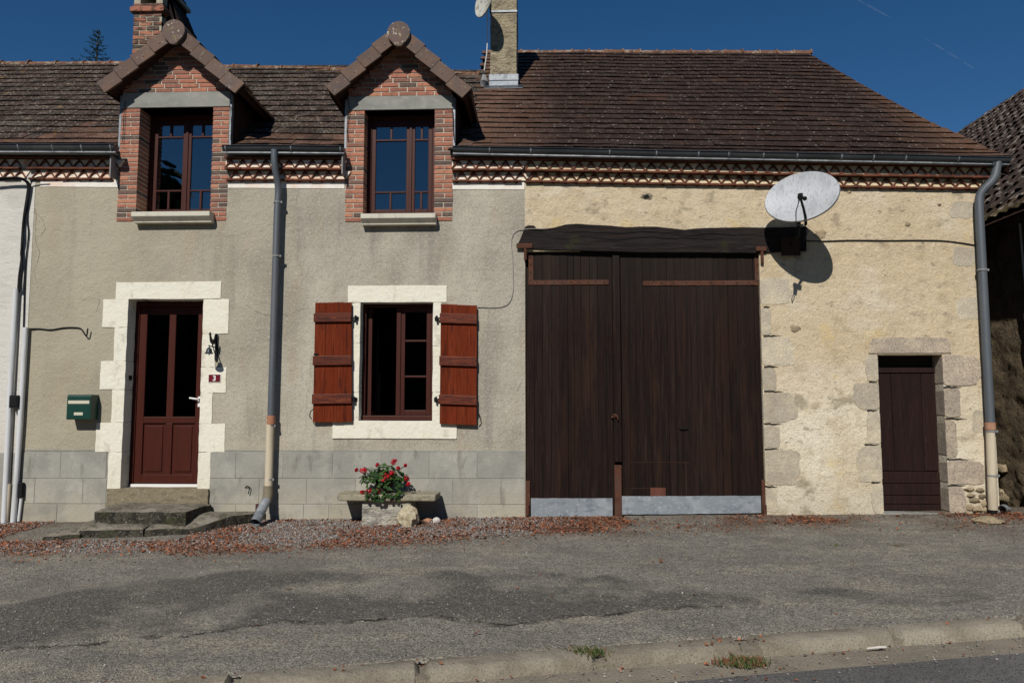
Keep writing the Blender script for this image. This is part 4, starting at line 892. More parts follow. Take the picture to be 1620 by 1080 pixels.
# outlet elbow at the foot
el_ = [at(424.7, 768, -.11), at(424, 786, -.115), at(420, 795, -.17)]
pe = [at(421, 792, -.16), at(404, 826, -.42)]
B().tube([el_[0], el_[0]*.3+el_[1]*.7, el_[1]*.5+el_[2]*.5, el_[2]], .055, 14).build('pipe_elbow', 'elbow', house, smooth=True)
dvec = (pe[1]-pe[0]).normalized()
b = B(); b.tube([pe[0], pe[1]], .052, 16, caps=False); b.tube([pe[1], pe[0]], .046, 16, caps=False); b.tube([pe[1]-dvec*.001, pe[1]+dvec*.004], .056, 16, caps=False); b.build('pipe_outlet', 'zinc_pale', house, smooth=True)
hk = [at(388, 771, -.006), at(391, 768, -.03), at(395, 770, -.035), at(393, 781, -.03)]
B().tube(hk, .006, 6).build('wall_hook', 'iron', house)
box('stump_bracket', 'rust', house, *rect(405, 797, 411, 812, -.03)[:2], -.05, -.01, *rect(405, 797, 411, 812, -.03)[2:])

# ================================================================== BARN
barn = thing('barn', ((XB+XC)/2, 0, 0), 'ochre roughcast barn with wide dark plank doors, a small side door and brown tiled roof', 'barn')
bd = (-.193, 2.455, .03, 3.04); sd = rect(1392.5, 559, 1496, 812); sd = (3.722, 4.430, .10, 1.845)
HO = (at(1015, 310).x, at(1032, 310).x, at(1023, 315).z, at(1023, 305).z)
b = B(); wall_cells(b, XB, XC, -.25, 4.08, [(XB+.002, bd[1], bd[2], bd[3]), sd]); b.build('wall', 'barn_render', barn)
# end wall and back
B().box(XC-.45, XC-.002, .452, 5.6, -.25, 3.95).box(XB, XC, 5.7, 5.9, -.25, 3.9).build('end_wall', 'barn_render', barn)
b = B(); b.add([(XC-.05, .1, 3.9), (XC-.05, 6, 3.9), tuple(rp(4.30, LB)-Vector((0, 0, .1)))], [(0, 1, 2)]); b.build('end_gable', 'barn_render', barn)
# wall hole with mossy rim
c = at(1023, 311, -.002); b = B(); b.blob((c.x, -.0, c.z), .068, .012, .038, .3, 14, 5); b.build('putlog_hole_rim', 'elbow', barn)
b = B(); b.blob((c.x-.005, -.012, c.z), .036, .006, .018, .3, 12, 8); b.build('putlog_hole', 'black', barn)
for px, py, rx, rz in ((1297, 370, .062, .055), (1258, 520, .05, .04), (1343, 304, .02, .014), (1436, 355, .028, .024), (1486, 324, .02, .014)):
    c = at(px, py); B().blob((c.x, .0, c.z), rx, .012, rz, .35, 14, px).build('bedded_stone', 'rubble', barn, smooth=True)
# granite dressings
def dress(px0, py0, px1, py1, m='granite', y0=-.006, j=.016, xi=None, xo=None, depth=.2, bevel=.004):
    r_ = rect(px0, py0, px1, py1); a, c = r_[0], r_[1]
    if xi is not None: a = xi
    if xo is not None: c = xo
    pts = []; cx2, cz2 = (a+c)/2, (r_[2]+r_[3])/2; hx_, hz_ = (c-a)/2, (r_[3]-r_[2])/2-.002; sd_ = random.uniform(0, 99)
    for k in range(36):
        th = 2*math.pi*k/36; ct, st_ = math.cos(th), math.sin(th)
        pe_ = random.uniform(2.8, 6.5) if not ((xi is not None and ct < 0) or (xo is not None and ct > 0)) else 30.
        rr = (abs(ct)**pe_+abs(st_)**pe_)**(-1/pe_); wob = 1+(noise.noise(Vector((ct*1.6+sd_, st_*1.6, 0)))*.26+noise.noise(Vector((ct*5+sd_, st_*5, 0)))*.10)*(1 if pe_ < 9 else .0)
        x_, z_ = cx2+ct*rr*hx_*wob, cz2+st_*rr*hz_*(1+(wob-1)*.35)
        if xi is not None: x_ = max(x_, xi)
        if xo is not None: x_ = min(x_, xo)
        pts.append((x_, z_))
    B().prism(pts, y0+random.uniform(-.002, .002), depth).build('granite_block', m, barn, bevel=bevel)
for a in ((1208, 439, 1250, 482), (1208, 487, 1220, 530), (1208, 532, 1256, 578), (1208, 581, 1229, 618), (1208, 620, 1260, 668), (1208, 672, 1234, 708), (1209, 711, 1266, 767), (1210, 771, 1231, 810)):
    dress(*a, j=.018, xi=bd[1]+.001, depth=.1, y0=-.004)
for a in ((1503, 318, 1543, 346), (1508, 390, 1545, 421), (1514, 470, 1550, 506), (1538, 648, 1560, 685)): dress(*a, j=.02, y0=-.003, depth=.05)
for a in ((1369, 561, 1389, 603), (1350, 605, 1390, 648), (1372, 650, 1391, 702), (1356, 704, 1393, 762), (1379, 764, 1395, 813)): dress(*a, m='granite', j=.012, xo=sd[0]+.004)
for a in ((1493, 561, 1553, 610), (1495, 614, 1520, 660), (1497, 664, 1514, 724), (1499, 728, 1560, 766), (1501, 769, 1527, 812)): dress(*a, m='pink_granite', j=.010, xi=sd[1]-.004, y0=-.010)
jm = B()
for x0, x1, y in ((1208, 1219, 485), (1208, 1236, 531), (1209, 1232, 579.5), (1209, 1240, 619), (1209, 1238, 670), (1210, 1232, 709.5), (1210, 1230, 769), (1493, 1522, 612), (1496, 1530, 662), (1498, 1534, 726), (1500, 1528, 767.5), (1375, 1389, 604), (1372, 1390, 649), (1368, 1392, 703), (1379, 1394, 763)):
    q = [at(x0+(x1-x0)*k/7, y+random.uniform(-.8, .8), -.010) for k in range(8)]; jm.tube(q, [.0065]*5+[.004, .003, .001], 5)
jm.build('open_joints', 'interior', barn, kind='stuff')
r_ = rect(1373, 534, 1504, 559); B().prism([(r_[0], r_[2]+.001), (r_[1], r_[2]+.001), (r_[1]-.01, r_[3]-.02), (r_[1]-.06, r_[3]), (r_[0]+.3, r_[3]+.006), (r_[0]+.06, r_[3]), (r_[0]+.015, r_[3]-.06)], -.013, .22).build('door_lintel', 'pink_granite', barn, bevel=.006)
B().box(sd[0]-.02, sd[1]+.02, -.02, .3, -.1, .112).build('door_sill', 'concrete', barn, bevel=.01)
random.seed(11)
for k, (px, py, rx, rz) in enumerate([(1533, 774, .06, .018), (1550, 775, .06, .022), (1535, 783, .05, .022), (1553, 785, .05, .02), (1541, 791, .07, .026), (1557, 796, .04, .03), (1533, 801, .05, .03), (1546, 805, .06, .036), (1559, 806, .03, .03), (1532, 812, .04, .02)]):
    c = at(px, py); B().blob((c.x, .01, c.z), rx, .045, rz*1.15, .25, 10, k+3).build('rubble_stone', 'rubble', barn, smooth=True)
# timber lintel beam
top = [(831, 358.7), (838, 357), (845, 357.5), (850, 363), (862, 362.5), (877, 360.5), (886, 358), (894, 355.7), (912, 354.4), (930, 355.7), (948, 356.5), (966, 357.5), (990, 360), (1012, 359), (1037, 359), (1060, 361.5), (1083, 364), (1100, 362), (1120, 361), (1150, 360.5), (1173, 360), (1210, 360.5), (1240, 360), (1275, 359)]
bot = [(1275, 397.5), (1240, 398.5), (1210, 400.5), (1150, 400.5), (1080, 400), (1000, 399.5), (950, 398), (900, 396.5), (860, 395), (833, 394), (818, 389), (822, 381)]
B().prism([xz(*p) for p in top+bot], -.022, .25).build('timber_lintel', 'beam', barn, bevel=.006)
for x0, x1, pp in ((870, 1190, 377), (890, 1080, 368), (1060, 1200, 372)):
    pts = []
    for k in range(19):
        t = k/18; px = x0+(x1-x0)*t; pts.append(at(px, pp+6*noise.noise(Vector((px*.02, pp, 0))), -.0235))
    B().tube(pts, [.0045*math.sin(math.pi*min(1, max(.05, k/18)))+.001 for k in range(19)], 5).build('drying_crack', 'black', barn)
# barn doors
DYb = .045; bz0 = .055; bzt = 3.03
def planks(parent, edges, z0, z1, y0, y1, m, name='plank', bev=.0015):
    for i in range(len(edges)-1):
        a, c = edges[i]+.0012, edges[i+1]-.0012
        j = [random.uniform(-.002, .002) for _ in range(4)]
        yy = y0+random.uniform(-.003, .003)
        B().prism([(a+j[0], z0+random.uniform(-.006, .006)), (c+j[1], z0+random.uniform(-.006, .006)), (c+j[2], z1), (a+j[3], z1)], yy, y1).build(name, m, parent, bevel=bev)
def X(px, Y=DYb): return at(px, 600, Y).x
def straps(parent, vx0, vx1, hx0, hx1, vy0, hy0, hy1, Y):
    b = B(); a = rect(vx0, vy0, vx1, hy1, Y); h = rect(hx0, hy0, hx1, hy1, Y)
    b.box(a[0], a[1], Y-.008, Y, a[2], a[3]); 
    if h[0] < a[0]: b.box(h[0], a[0], Y-.0085, Y, h[2], h[3])
    else: b.box(a[1], h[1], Y-.0085, Y, h[2], h[3])
    sp = b.build('strap_hinge', 'rust', parent, bevel=.002)
    nb = B(); n = 9
    for k in range(n):
        x = h[0]+(h[1]-h[0])*(k+.5)/n+random.uniform(-.01, .01); nb.lathe([(0, .005), (.007, .004), (.009, 0)], 7, Matrix.Translation((x, Y-.008, (h[2]+h[3])/2)) @ Matrix.Rotation(math.pi/2, 4, 'X'))
    for k in range(4):
        z = a[2]+(a[3]-a[2])*(k+.6)/4; nb.lathe([(0, .005), (.007, .004), (.009, 0)], 7, Matrix.Translation(((a[0]+a[1])/2, Y-.008, z)) @ Matrix.Rotation(math.pi/2, 4, 'X'))
    nb.build('hinge_studs', 'iron', parent)
random.seed(5)
def edgeset(a, c, n):
    w_ = [random.uniform(.8, 1.2) for _ in range(n)]; s_ = sum(w_); e = [a]
    for q in w_: e.append(e[-1]+(c-a)*q/s_)
    return e
ldoor = box('barn_door_leaf', 'barn_plank', barn, X(834), X(978), DYb+.032, DYb+.05, bz0, bzt); ldoor['label'] = 'narrower left leaf of the barn door'
planks(ldoor, edgeset(X(832.5), X(970), 11), bz0+.02, bzt, DYb, DYb+.03, 'barn_plank')
rdoor = box('barn_door_leaf', 'barn_plank', barn, X(981), X(1207), DYb+.032, DYb+.05, bz0, bzt); rdoor['label'] = 'wider right leaf of the barn door'
planks(rdoor, edgeset(X(983.5), X(1206.5), 18), bz0+.03, bzt, DYb, DYb+.03, 'barn_plank')
B().box(X(970.5), X(982), DYb-.022, DYb+.0, bz0+.6, bzt-.005).build('cover_strip', 'barn_plank', ldoor, bevel=.004)
B().box(X(970), X(981), DYb-.028, DYb+.0, bz0-.01, at(975, 735, DYb).z).build('lower_cover_iron', 'rust', ldoor, bevel=.003)
straps(ldoor, 836, 843.5, 843, 963, 402, 443, 450.5, DYb-.001); straps(rdoor, 1194, 1202, 1017, 1194, 403, 444, 451.5, DYb-.001)
for (p0, p1, zt0, par) in ((840, 969, 788, ldoor), (981.5, 1204, 785, rdoor)):
    r_ = rect(p0, zt0, p1, 813, DYb-.008); zl = .045 if par is ldoor else .075
    b = B(); n = 16; tp = []; bt = []
    for k in range(n+1):
        x = r_[0]+(r_[1]-r_[0])*k/n; tp.append((x, r_[3]+.012*k/n*(1 if par is rdoor else .3)+random.uniform(-.002, .002))); bt.append((x, zl+.025*k/n*(1 if par is rdoor else -.3)+random.uniform(-.003, .003)))
    b.prism(tp+bt[::-1], DYb-.009, DYb-.003); b.build('kick_plate', 'zinc_sheet', par)
for (a, par) in (((831, 760, 838.5, 812), barn), ((1205, 758, 1211.5, 812), barn)):
    r_ = rect(*a, .03); B().box(r_[0], r_[1], .015, .034, r_[2], r_[3]).build('corner_iron', 'rust', par, bevel=.002)
    B().tube([((r_[0]+r_[1])/2, .0, r_[2]-.02), ((r_[0]+r_[1])/2, .0, r_[2]+.10)], .022, 8).build('foot_pivot', 'rust', par, smooth=True)
# top pintles
for sg, px in ((-1, 831), (1, 1207)):
    r_ = rect(817, 385, 842, 392.5, -.04) if sg < 0 else rect(1196, 390, 1212, 397, -.04)
    B().box(r_[0], r_[1], -.05, -.037, r_[2], r_[3]).build('pintle_plate', 'rust', barn, bevel=.002)
    r2 = rect(829, 392, 833.5, 411, -.03) if sg < 0 else rect(1203.5, 396, 1208, 416, -.03)
    B().tube([((r2[0]+r2[1])/2, -.03, r2[2]), ((r2[0]+r2[1])/2, -.03, r2[3]+.02)], .018, 8).build('pintle_pin', 'rust', barn, smooth=True)
# lock, handle, wood patches
lk = at(972, 659, DYb-.025)
B().box(lk.x-.035, lk.x+.005, DYb-.034, DYb-.022, lk.z-.01, lk.z+.012).tube([lk+Vector((0, -.01, .03)), lk+Vector((.03, -.03, .01)), lk+Vector((.035, -.03, -.03))], .008, 6).tube([lk+Vector((-.02, -.02, .03)), lk+Vector((.02, -.03, .0))], .006, 6).build('door_latch', 'rust', ldoor)
h = at(1081, 678, DYb); B().tube([h+Vector((-.045, -.002, .003)), h+Vector((-.03, -.02, 0)), h+Vector((.03, -.02, 0)), h+Vector((.045, -.002, 0))], .007, 6).build('pull_handle', 'iron', rdoor)
r_ = rect(1029, 771, 1053, 784, DYb-.004); B().box(r_[0], r_[1], DYb-.0065, DYb-.0035, r_[2]-.004, r_[3]).build('bare_wood_patch', 'patch_wood', rdoor)
fr = B()
for (a, c, e, g) in ((997, 731, 1090, 731.8), (997, 772, 1028, 772.8), (1085, 732, 1085.8, 784), (1021, 690, 1021.6, 731)):
    r_ = rect(a, c, e, g, DYb-.004); fr.box(r_[0], r_[1]+.001, DYb-.0055, DYb-.0035, r_[2], r_[3]+.001)
fr.build('hatch_joint', 'dark_wood', rdoor)
b = B(); b.box(bd[0]-.0+.004, bd[1]+.0, .30, .32, 0, 3.0); b.build('dark_backing', 'interior', barn)
B().box(XB+.01, bd[1]-.003, -.03, .4, -.12, .036).build('barn_threshold', 'threshold', barn, bevel=.01)
# small side door
SY = .17; zt = at(1435, 590, SY).z; zq = at(1435, 745, SY).z; x0, x1 = sd[0]-.01, sd[1]+.01
sdo = box('side_door', 'door_plank', barn, x0, x1, SY+.032, SY+.05, .118, zt+.0); sdo['label'] = 'small dark brown plank door right of the barn doors'
planks(sdo, [x0, x0+.075, x0+.23, X(1457, SY)-.0, x1], zq+.005, zt, SY+.006, SY+.03, 'door_plank', bev=.004)
zs = [.118, at(1440, 797, SY).z, at(1440, 783, SY).z, at(1440, 764, SY).z, zq]
for k in range(4):
    B().box(x0+.004, x1-.004, SY-.004, SY+.03, zs[k]+.003, zs[k+1]-.003).build('plank', 'door_plank', sdo, bevel=.004)
B().box(x0, x1, SY-.01, SY+.05, zt+.004, zt+.062).build('door_head_rail', 'door_plank', barn, bevel=.004)
B().box(x0, x1, SY+.05, SY+.07, zt+.06, sd[3]+.02).build('overdoor_board', 'interior', barn)
nb = B()
for py in (609, 628, 700):
    for k in range(8):
        p = at(1397+k*11.5+random.uniform(-2, 2), py+random.uniform(-2, 2), SY+.003); nb.lathe([(0, .005), (.006, .004), (.008, 0)], 7, Matrix.Translation((p.x, SY+.005, p.z)) @ Matrix.Rotation(math.pi/2, 4, 'X'))
nb.build('door_nails', 'iron', sdo)
# roof, cornice, gutter, pipe
lay_roof(barn, 25, .185, .175, lambda t: (RXB+.04, xend(t)-.03), 'barn_tile', lambda p: in_dormer(p), .024, 300, edge=True)
xs = [RXB, 0, 1.5, 3, 4.1]
b = B(); dz = Vector((0, 0, -.06)); ts = [.02, FL, .71, 1.2, 2.68, LB]
for j in range(len(ts)-1):
    t0, t1 = ts[j], ts[j+1]; b.add([rp(RXB, t0)+dz, rp(xend(t0)-.06, t0)+dz, rp(xend(t1)-.06, t1)+dz, rp(RXB, t1)+dz], [(0, 1, 2, 3)])
    e0, e1 = rp(xend(t0)-.05, t0), rp(xend(t1)-.05, t1); b.add([e0+dz*.2, e1+dz*.2, e1+dz*3.5, e0+dz*3.5], [(0, 1, 2, 3), (3, 2, 1, 0)])
pr_ = rp(RXB, LB); b.add([pr_, rp(4.30, LB), (4.9, pr_.y*2, 4.1), (RXB, pr_.y*2, 4.1)], [(0, 1, 2, 3)])
# raised left verge above the house ridge
e0, e1 = rp(RXB, 3.1), rp(RXB, LB); b.add([e0, e1, e1-Vector((0, 0, .3)), e0-Vector((0, 0, .3))], [(0, 1, 2, 3), (3, 2, 1, 0)])
b.build('roof_deck', 'dark_wood', barn)
ridge_run(barn, RXB+.02, 4.33, lambda x: LB+.02+.016*(x+.9), 19)
cornice(barn, 831, 1556, 'infill_ochre')
gutter(barn, 716, 1600, -.165, 231.5, 248.5, 1.0, (776, 843, 970, 1045, 1112, 1160, 1215, 1268, 1338, 1388, 1438, 1520))
box('gutter_outlet', 'zinc_dark', barn, at(1571, 260, -.2).x, at(1585, 260, -.2).x, -.20, -.13, at(1578, 262, -.2).z, at(1578, 254, -.2).z)
downpipe(barn, [(1578, 256, -.165), (1574, 284, -.16), (1549, 306, -.09), (1549, 330, -.09), (1568, 690, -.09)], [(1567, 676, -.09), (1571, 806, -.09)], [(1567, 680, -.09), (1566.5, 668, -.09)], [(1567.5, 682, -.09), (1570, 752, -.09), (1553.5, 427, -.09)])
c = at(1571, 800, -.09); B().tube([c, (c.x, c.y+.02, -.05)], .04, 12).build('pipe_foot', 'iron', barn, smooth=True)
# ================================================================== CHIMNEYS
def on_roof(px, py, off=0):
    best = None
    for k in range(1200):
        t = k*.005; p0 = rp(0, t); p = at(px, py, p0.y); e = abs(p.z-(ze(p.x)+rp(0, t).z-ze(0)))
        if best is None or e < best[0]: best = (e, p)
    return best[1]
ch = on_roof(797, 138); cy0 = ch.y
cxa, cxb = xz(775.5, 100, cy0)[0], xz(817.5, 100, cy0)[0]
chim = thing('rendered_chimney', ((cxa+cxb)/2, cy0+.25, ch.z), 'tall roughcast chimney with zinc flashing rising where the two roofs meet', 'chimney')
zt = at(796, -55, cy0).z
b = B(); n = 26; vs = []
for k in range(n+1):
    z = ch.z-.3+(zt-ch.z+.3)*k/n
    for (x, y) in ((cxa, cy0), (cxa*.5+cxb*.5, cy0), (cxb, cy0), (cxb, cy0+.25), (cxb, cy0+.5), (cxa*.5+cxb*.5, cy0+.5), (cxa, cy0+.5), (cxa, cy0+.25)):
        q = noise.noise_vector(Vector((x*4, y*4, z*4)))*.008; vs.append((x+q.x, y+q.y, z))
b.add(vs, [(k*8+j, k*8+(j+1) % 8, (k+1)*8+(j+1) % 8, (k+1)*8+j) for k in range(n) for j in range(8)]+[tuple(n*8+j for j in range(8))])
b.build('stack', 'chimney_render', chim, bevel=.006)
za, zb_, zc2 = at(797, 118, cy0).z, at(797, 129, cy0).z, at(797, 138, cy0).z
B().box(cxa-.02, cxb+.03, cy0-.025, cy0+.53, zb_, za-.0).build('mortar_collar', 'zinc_pale', chim, bevel=.012)
B().box(cxa-.012, cxb+.018, cy0-.02, cy0+.52, zc2-.05, zb_-.003).build('zinc_flashing', 'zinc_sheet', chim)
p0 = at(766, 141, cy0-.07); p1 = at(827, 141, cy0-.07)
B().add([(p0.x, cy0-.10, zc2-.052), (p1.x, cy0-.10, zc2-.052), (p1.x, cy0, zc2+.035), (p0.x, cy0, zc2+.035), (p0.x, cy0-.10, zc2-.062), (p1.x, cy0-.10, zc2-.062)], [(0, 1, 2, 3), (4, 5, 1, 0)]).build('apron', 'zinc_dark', chim)
B().blob((cxa-.09, cy0+.0, zb_-.01), .06, .07, .10, .3, 12, 4).build('lead_lump', 'lead', chim, smooth=True)
zs_ = at(797, 18.5, cy0).z; b = B(); b.box(cxa-.006, cxb+.006, cy0-.012, cy0+.512, zs_-.014, zs_+.014); b.build('chimney_strap', 'zinc_pale', chim)
B().box(cxa-.05, cxb+.05, cy0-.05, cy0+.55, zt, zt+.08).build('chimney_cap', 'concrete', chim)
# small old dish on the chimney
dc = at(765, 1, cy0-.35); nrm = Vector((-.80, -.62, .10)).normalized()
def dish(parent, c, n, R, ks, depth, m, nr=10, ns=40, name='reflector'):
    a = n.cross(Vector((0, 0, 1))).normalized(); bb = a.cross(n).normalized(); vs = []; fs = []
    for k in range(nr+1):
        r = k/nr
        for j in range(ns):
            th = 2*math.pi*j/ns; vs.append(c+a*(math.cos(th)*R*r)+bb*(math.sin(th)*R*ks*r)+n*(depth*(r*r-1)))
    for k in range(nr): fs += [(k*ns+j, (k+1)*ns+j, (k+1)*ns+(j+1) % ns, k*ns+(j+1) % ns) for j in range(ns)]
    i0 = len(vs)
    for s_ in range(2):
        for j in range(ns):
            th = 2*math.pi*j/ns; e = 1+.02*s_; vs.append(c+a*(math.cos(th)*R*e)+bb*(math.sin(th)*R*ks*e)-n*(.014*(s_)))
    fs += [(nr*ns+j, i0+ns+j, i0+ns+(j+1) % ns, nr*ns+(j+1) % ns) for j in range(ns)]
    b = B().add(vs, fs); o = b.build(name, m, parent, smooth=True)
    so = o.modifiers.new('thick', 'SOLIDIFY'); so.thickness = .004; return a, bb
cd_ = thing('chimney_satellite_dish', dc, 'small weathered satellite dish strapped to the side of the roughcast chimney', 'satellite dish')
a_, b_ = dish(cd_, dc, nrm, .21, 1.1, .04, 'dish_old')
B().tube([dc-nrm*.04, dc-nrm*.12, (cxa, cy0+.02, zs_)], .014, 8).build('mounting_arm', 'iron', cd_)
pc = [dc-nrm*.05-b_*.05, at(771.5, 30, cy0-.15), at(771.5, 60, cy0-.05), at(770, 85, cy0-.04), at(766, 112, cy0-.03)]
B().tube(pc, .008, 6).build('aerial_cable', 'pvc_white', cd_)
# brick chimney behind the left dormer
by = 2.75; bxa, bxb = xz(210, 60, by)[0], xz(255, 60, by)[0]; bzb, bzt_ = rp(bxa, 3.4).z-.4, at(230, 20, by).z
bc = thing('brick_chimney', ((bxa+bxb)/2, by+.5, bzb), 'weathered brick chimney with corbelled top rising behind the left dormer', 'chimney')
core = B().box(bxa+.006, bxb-.006, by+.006, by+.8, bzb, bzt_).build('stack', 'old_mortar', bc)
z = bzb+.2; r = 0; bp = .0745
while z < bzt_-.02:
    x = bxa-(0 if r % 2 else .11); first = True
    while x < bxb:
        l_, r__ = max(bxa, x), min(bxb, x+.205)
        if r__-l_ > .03: brick(core, l_+.003, r__-.006, z+.010, z+bp-.010, by-.003, by+.1, 'old_brick', .004)
        x += .215
    z += bp; r += 1
b = B()
z0_, z1_ = at(230, 20, by).z, at(230, 12, by).z
b.box(bxa-.045, bxb+.045, by-.045, by+.84, z0_, z1_); b.build('corbel_course', 'old_brick', core, bevel=.008)
z2_ = at(230, 6, by).z; B().box(bxa-.01, bxb+.01, by-.01, by+.80, z1_, z2_).build('top_course', 'old_brick', core, bevel=.006)
for (u0, u1) in ((0, .22), (.78, 1)):
    B().box(bxa+(bxb-bxa)*u0, bxa+(bxb-bxa)*u1, by, by+.78, z2_, z2_+.28).build('cap_pier', 'old_mortar', core)
B().box(bxa-.05, bxb+.05, by-.05, by+.85, z2_+.28, z2_+.34).build('cap_slab', 'concrete', core)
# stepped shoulder right of the stack, its shade put in as near-black colour
s0, s1, s2 = [xz(p, 40, by+.5)[0] for p in (282, 299, 306)]
zz0, zz1, zz2 = [at(285, p, by+.5).z for p in (14, 45, 90)]
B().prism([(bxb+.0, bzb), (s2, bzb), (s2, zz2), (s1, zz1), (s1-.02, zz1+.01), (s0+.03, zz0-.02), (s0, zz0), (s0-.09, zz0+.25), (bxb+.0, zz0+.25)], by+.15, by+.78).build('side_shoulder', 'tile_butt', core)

# ================================================================== WHITE NEIGHBOUR HOUSE (left)
nb_ = thing('white_house', (-8, 0, 0), 'white rendered house at the left edge joined to the grey house', 'house')
b = B(); wall_cells(b, -11, XA-.002, .74, 4.22, [], y=-.004); b.build('wall', 'white_render', nb_)
b = B(); wall_cells(b, -11, XA-.002, -.3, .74, [], y=-.006); b.build('plinth', 'plinth', nb_)
B().box(-11.2, -11, 0, 5.2, -.3, 4.2).box(-11, XA, 5.0, 5.2, -.3, 4.2).build('rear_wall', 'white_render', nb_)
lay_roof(nb_, 19, .218, .165, lambda t: (-11, XA), 'house_tile', lambda p: p.z > rp(p.x, Lh(p.x)).z-.02, .024, 90, 2, 'low_tile')
deck(nb_, [-11.1, -8, XA], Lh, .02, skipd=False); ridge_run(nb_, -11, XA, Lh, 11)
cornice(nb_, -400, 47, 'infill', .05, .025); gutter(nb_, -400, 47.5, -.19, 228, 228, 1.15, (-200, -90, 28))

# ================================================================== RIGHT-HAND OLD BUILDING (runs back from the street)
RX = 5.90; rb = thing('old_stone_barn', (RX+2, 8, 0), 'old dark stone barn with mossy tiled roof at the right edge', 'barn')
gy = np.linspace(-.8, 14, 330); gzz = np.linspace(-.3, 3.8, 110); Yg, Zg = np.meshgrid(gy, gzz, indexing='ij')
dd = np.array([noise.fractal(Vector((y*3.2, z*4.5, 1)), 1, 2, 5)*.020+abs(noise.noise(Vector((y*6, z*9, 7))))*.03*(1 if z < .6 else .25)+noise.noise(Vector((y*16, z*22, 2)))*.008 for y, z in zip(Yg.ravel(), Zg.ravel())])
V = np.stack([RX-dd, Yg.ravel(), Zg.ravel()], -1); idx = np.arange(V.shape[0]).reshape(Yg.shape)
F = np.stack([idx[:-1, :-1], idx[:-1, 1:], idx[1:, 1:], idx[1:, :-1]], -1).reshape(-1, 4)
link('wall', npmesh('wall', V-np.array([RX+2, 8, 0]), F, np.zeros(len(V)), 'dark_wall'), rb)
B().box(RX+.03, RX+7.6, -.78, 14, -.3, 3.65).build('building_body', 'dark_wall', rb)
random.seed(3)
for k in range(14):
    y = random.uniform(.1, 2.2); z = random.uniform(.08, .5)
    B().blob((RX-.015, y, z), .05, random.uniform(.07, .15), random.uniform(.04, .07), .25, 10, k).build('rubble_stone', 'rubble', rb, smooth=True)
# roof rising to the right, tiles as parts near the visible end
ez0, rx0, pitch = 3.60, RX-.30, R_(45); ridl = 5.55
vt = [B() for _ in range(4)]
for q in vt:
    n = 6; vs = []
    for (v, lift) in ((0, .028), (.34, .0)):
        for j in range(n+1):
            u = j/n; vs.append((v, u*.22-.11, lift+.018*math.sin(u*2*math.pi)+random.uniform(-.003, .003)))
        for j in range(n+1):
            u = j/n; vs.append((v+(.012 if v == 0 else 0), u*.22-.11, lift-.02+.018*math.sin(u*2*math.pi)))
    N_ = n+1; q.add(vs, [(j, j+1, 2*N_+j+1, 2*N_+j) for j in range(n)]+[(N_+j, j+N_+1, j+1, j) for j in range(n)])
tm = [q.mesh('roof_tile', 'old_tile') for q in vt]; mass = B(); cand = []
for r in range(int(ridl/.25)):
    for c in range(60):
        y = -.7+c*.213+(.1 if r % 2 else 0); x = rx0+r*.25*math.cos(pitch); z = ez0+r*.25*math.sin(pitch)
        cand.append(((x, y, z), r))
def vis(p):
    v = Vector(p)-CL; d = v.dot(FW); px = 810+CF*v.dot(RT)/d; py = 540-CF*v.dot(UP)/d
    return (1480 < px < 1660 and py > 100), d
cand.sort(key=lambda c: (not vis(c[0])[0], vis(c[0])[1])); cnt = 0
for (p, r) in cand:
    mt = Matrix.Translation(Vector(p)+Vector((0, random.uniform(-.012, .012), .02*noise.noise(Vector(p)*1.5)+random.uniform(-.005, .006)))) @ Matrix.Rotation(-pitch+random.gauss(0, .02), 4, 'Y') @ Matrix.Rotation(random.gauss(0, .03), 4, 'Z')
    if cnt < 300 and vis(p)[0]: link('roof_tile', random.choice(tm), rb, mt); cnt += 1
    else:
        tb = random.choice(vt); i0 = len(mass.v); mass.v += [tuple(mt @ Vector(c)) for c in tb.v]; mass.f += [tuple(i+i0 for i in f) for f in tb.f]; mass.mi += tb.mi; mass.r += [random.random()]*len(tb.v)
mass.build('roof_tiles', 'old_tile_mass', rb, kind='stuff')
xr, zr = rx0+ridl*math.cos(pitch), ez0+ridl*math.sin(pitch)
B().add([(rx0-.03, -.85, ez0-.07), (xr, -.85, zr-.03), (xr, 13, zr-.03), (rx0-.03, 13, ez0-.07), (xr+4, -.85, ez0), (xr+4, 13, ez0)], [(0, 1, 2, 3), (1, 4, 5, 2), (0, 4, 1)]).build('roof_deck', 'dark_wood', rb)
B().box(rx0-.01, rx0+.02, -.8, 13, ez0-.10, ez0-.045).build('eave_board', 'dark_wood', rb)
q = [at(1607, 345, .35), at(1609, 430, .35), at(1613, 520, .35), at(1621, 640, .35)]
q = [Vector((RX-.06, v.y+.0, v.z)) for v in q]
tp = thing('wall_conduit', (RX-.05, .5, 0), 'thin pale conduit running down the dark stone wall at the right edge', 'pipe')
yq = lambda px: -CD+CF*(RX-.06)/(px-858)*1.0
B().tube([(RX-.06, yq(1607), 3.5), (RX-.06, yq(1609)-.0, 2.9), (RX-.06, yq(1613), 2.2), (RX-.06, yq(1619), .2)], .012, 8).build('conduit_tube', 'pvc_white', tp, smooth=True)

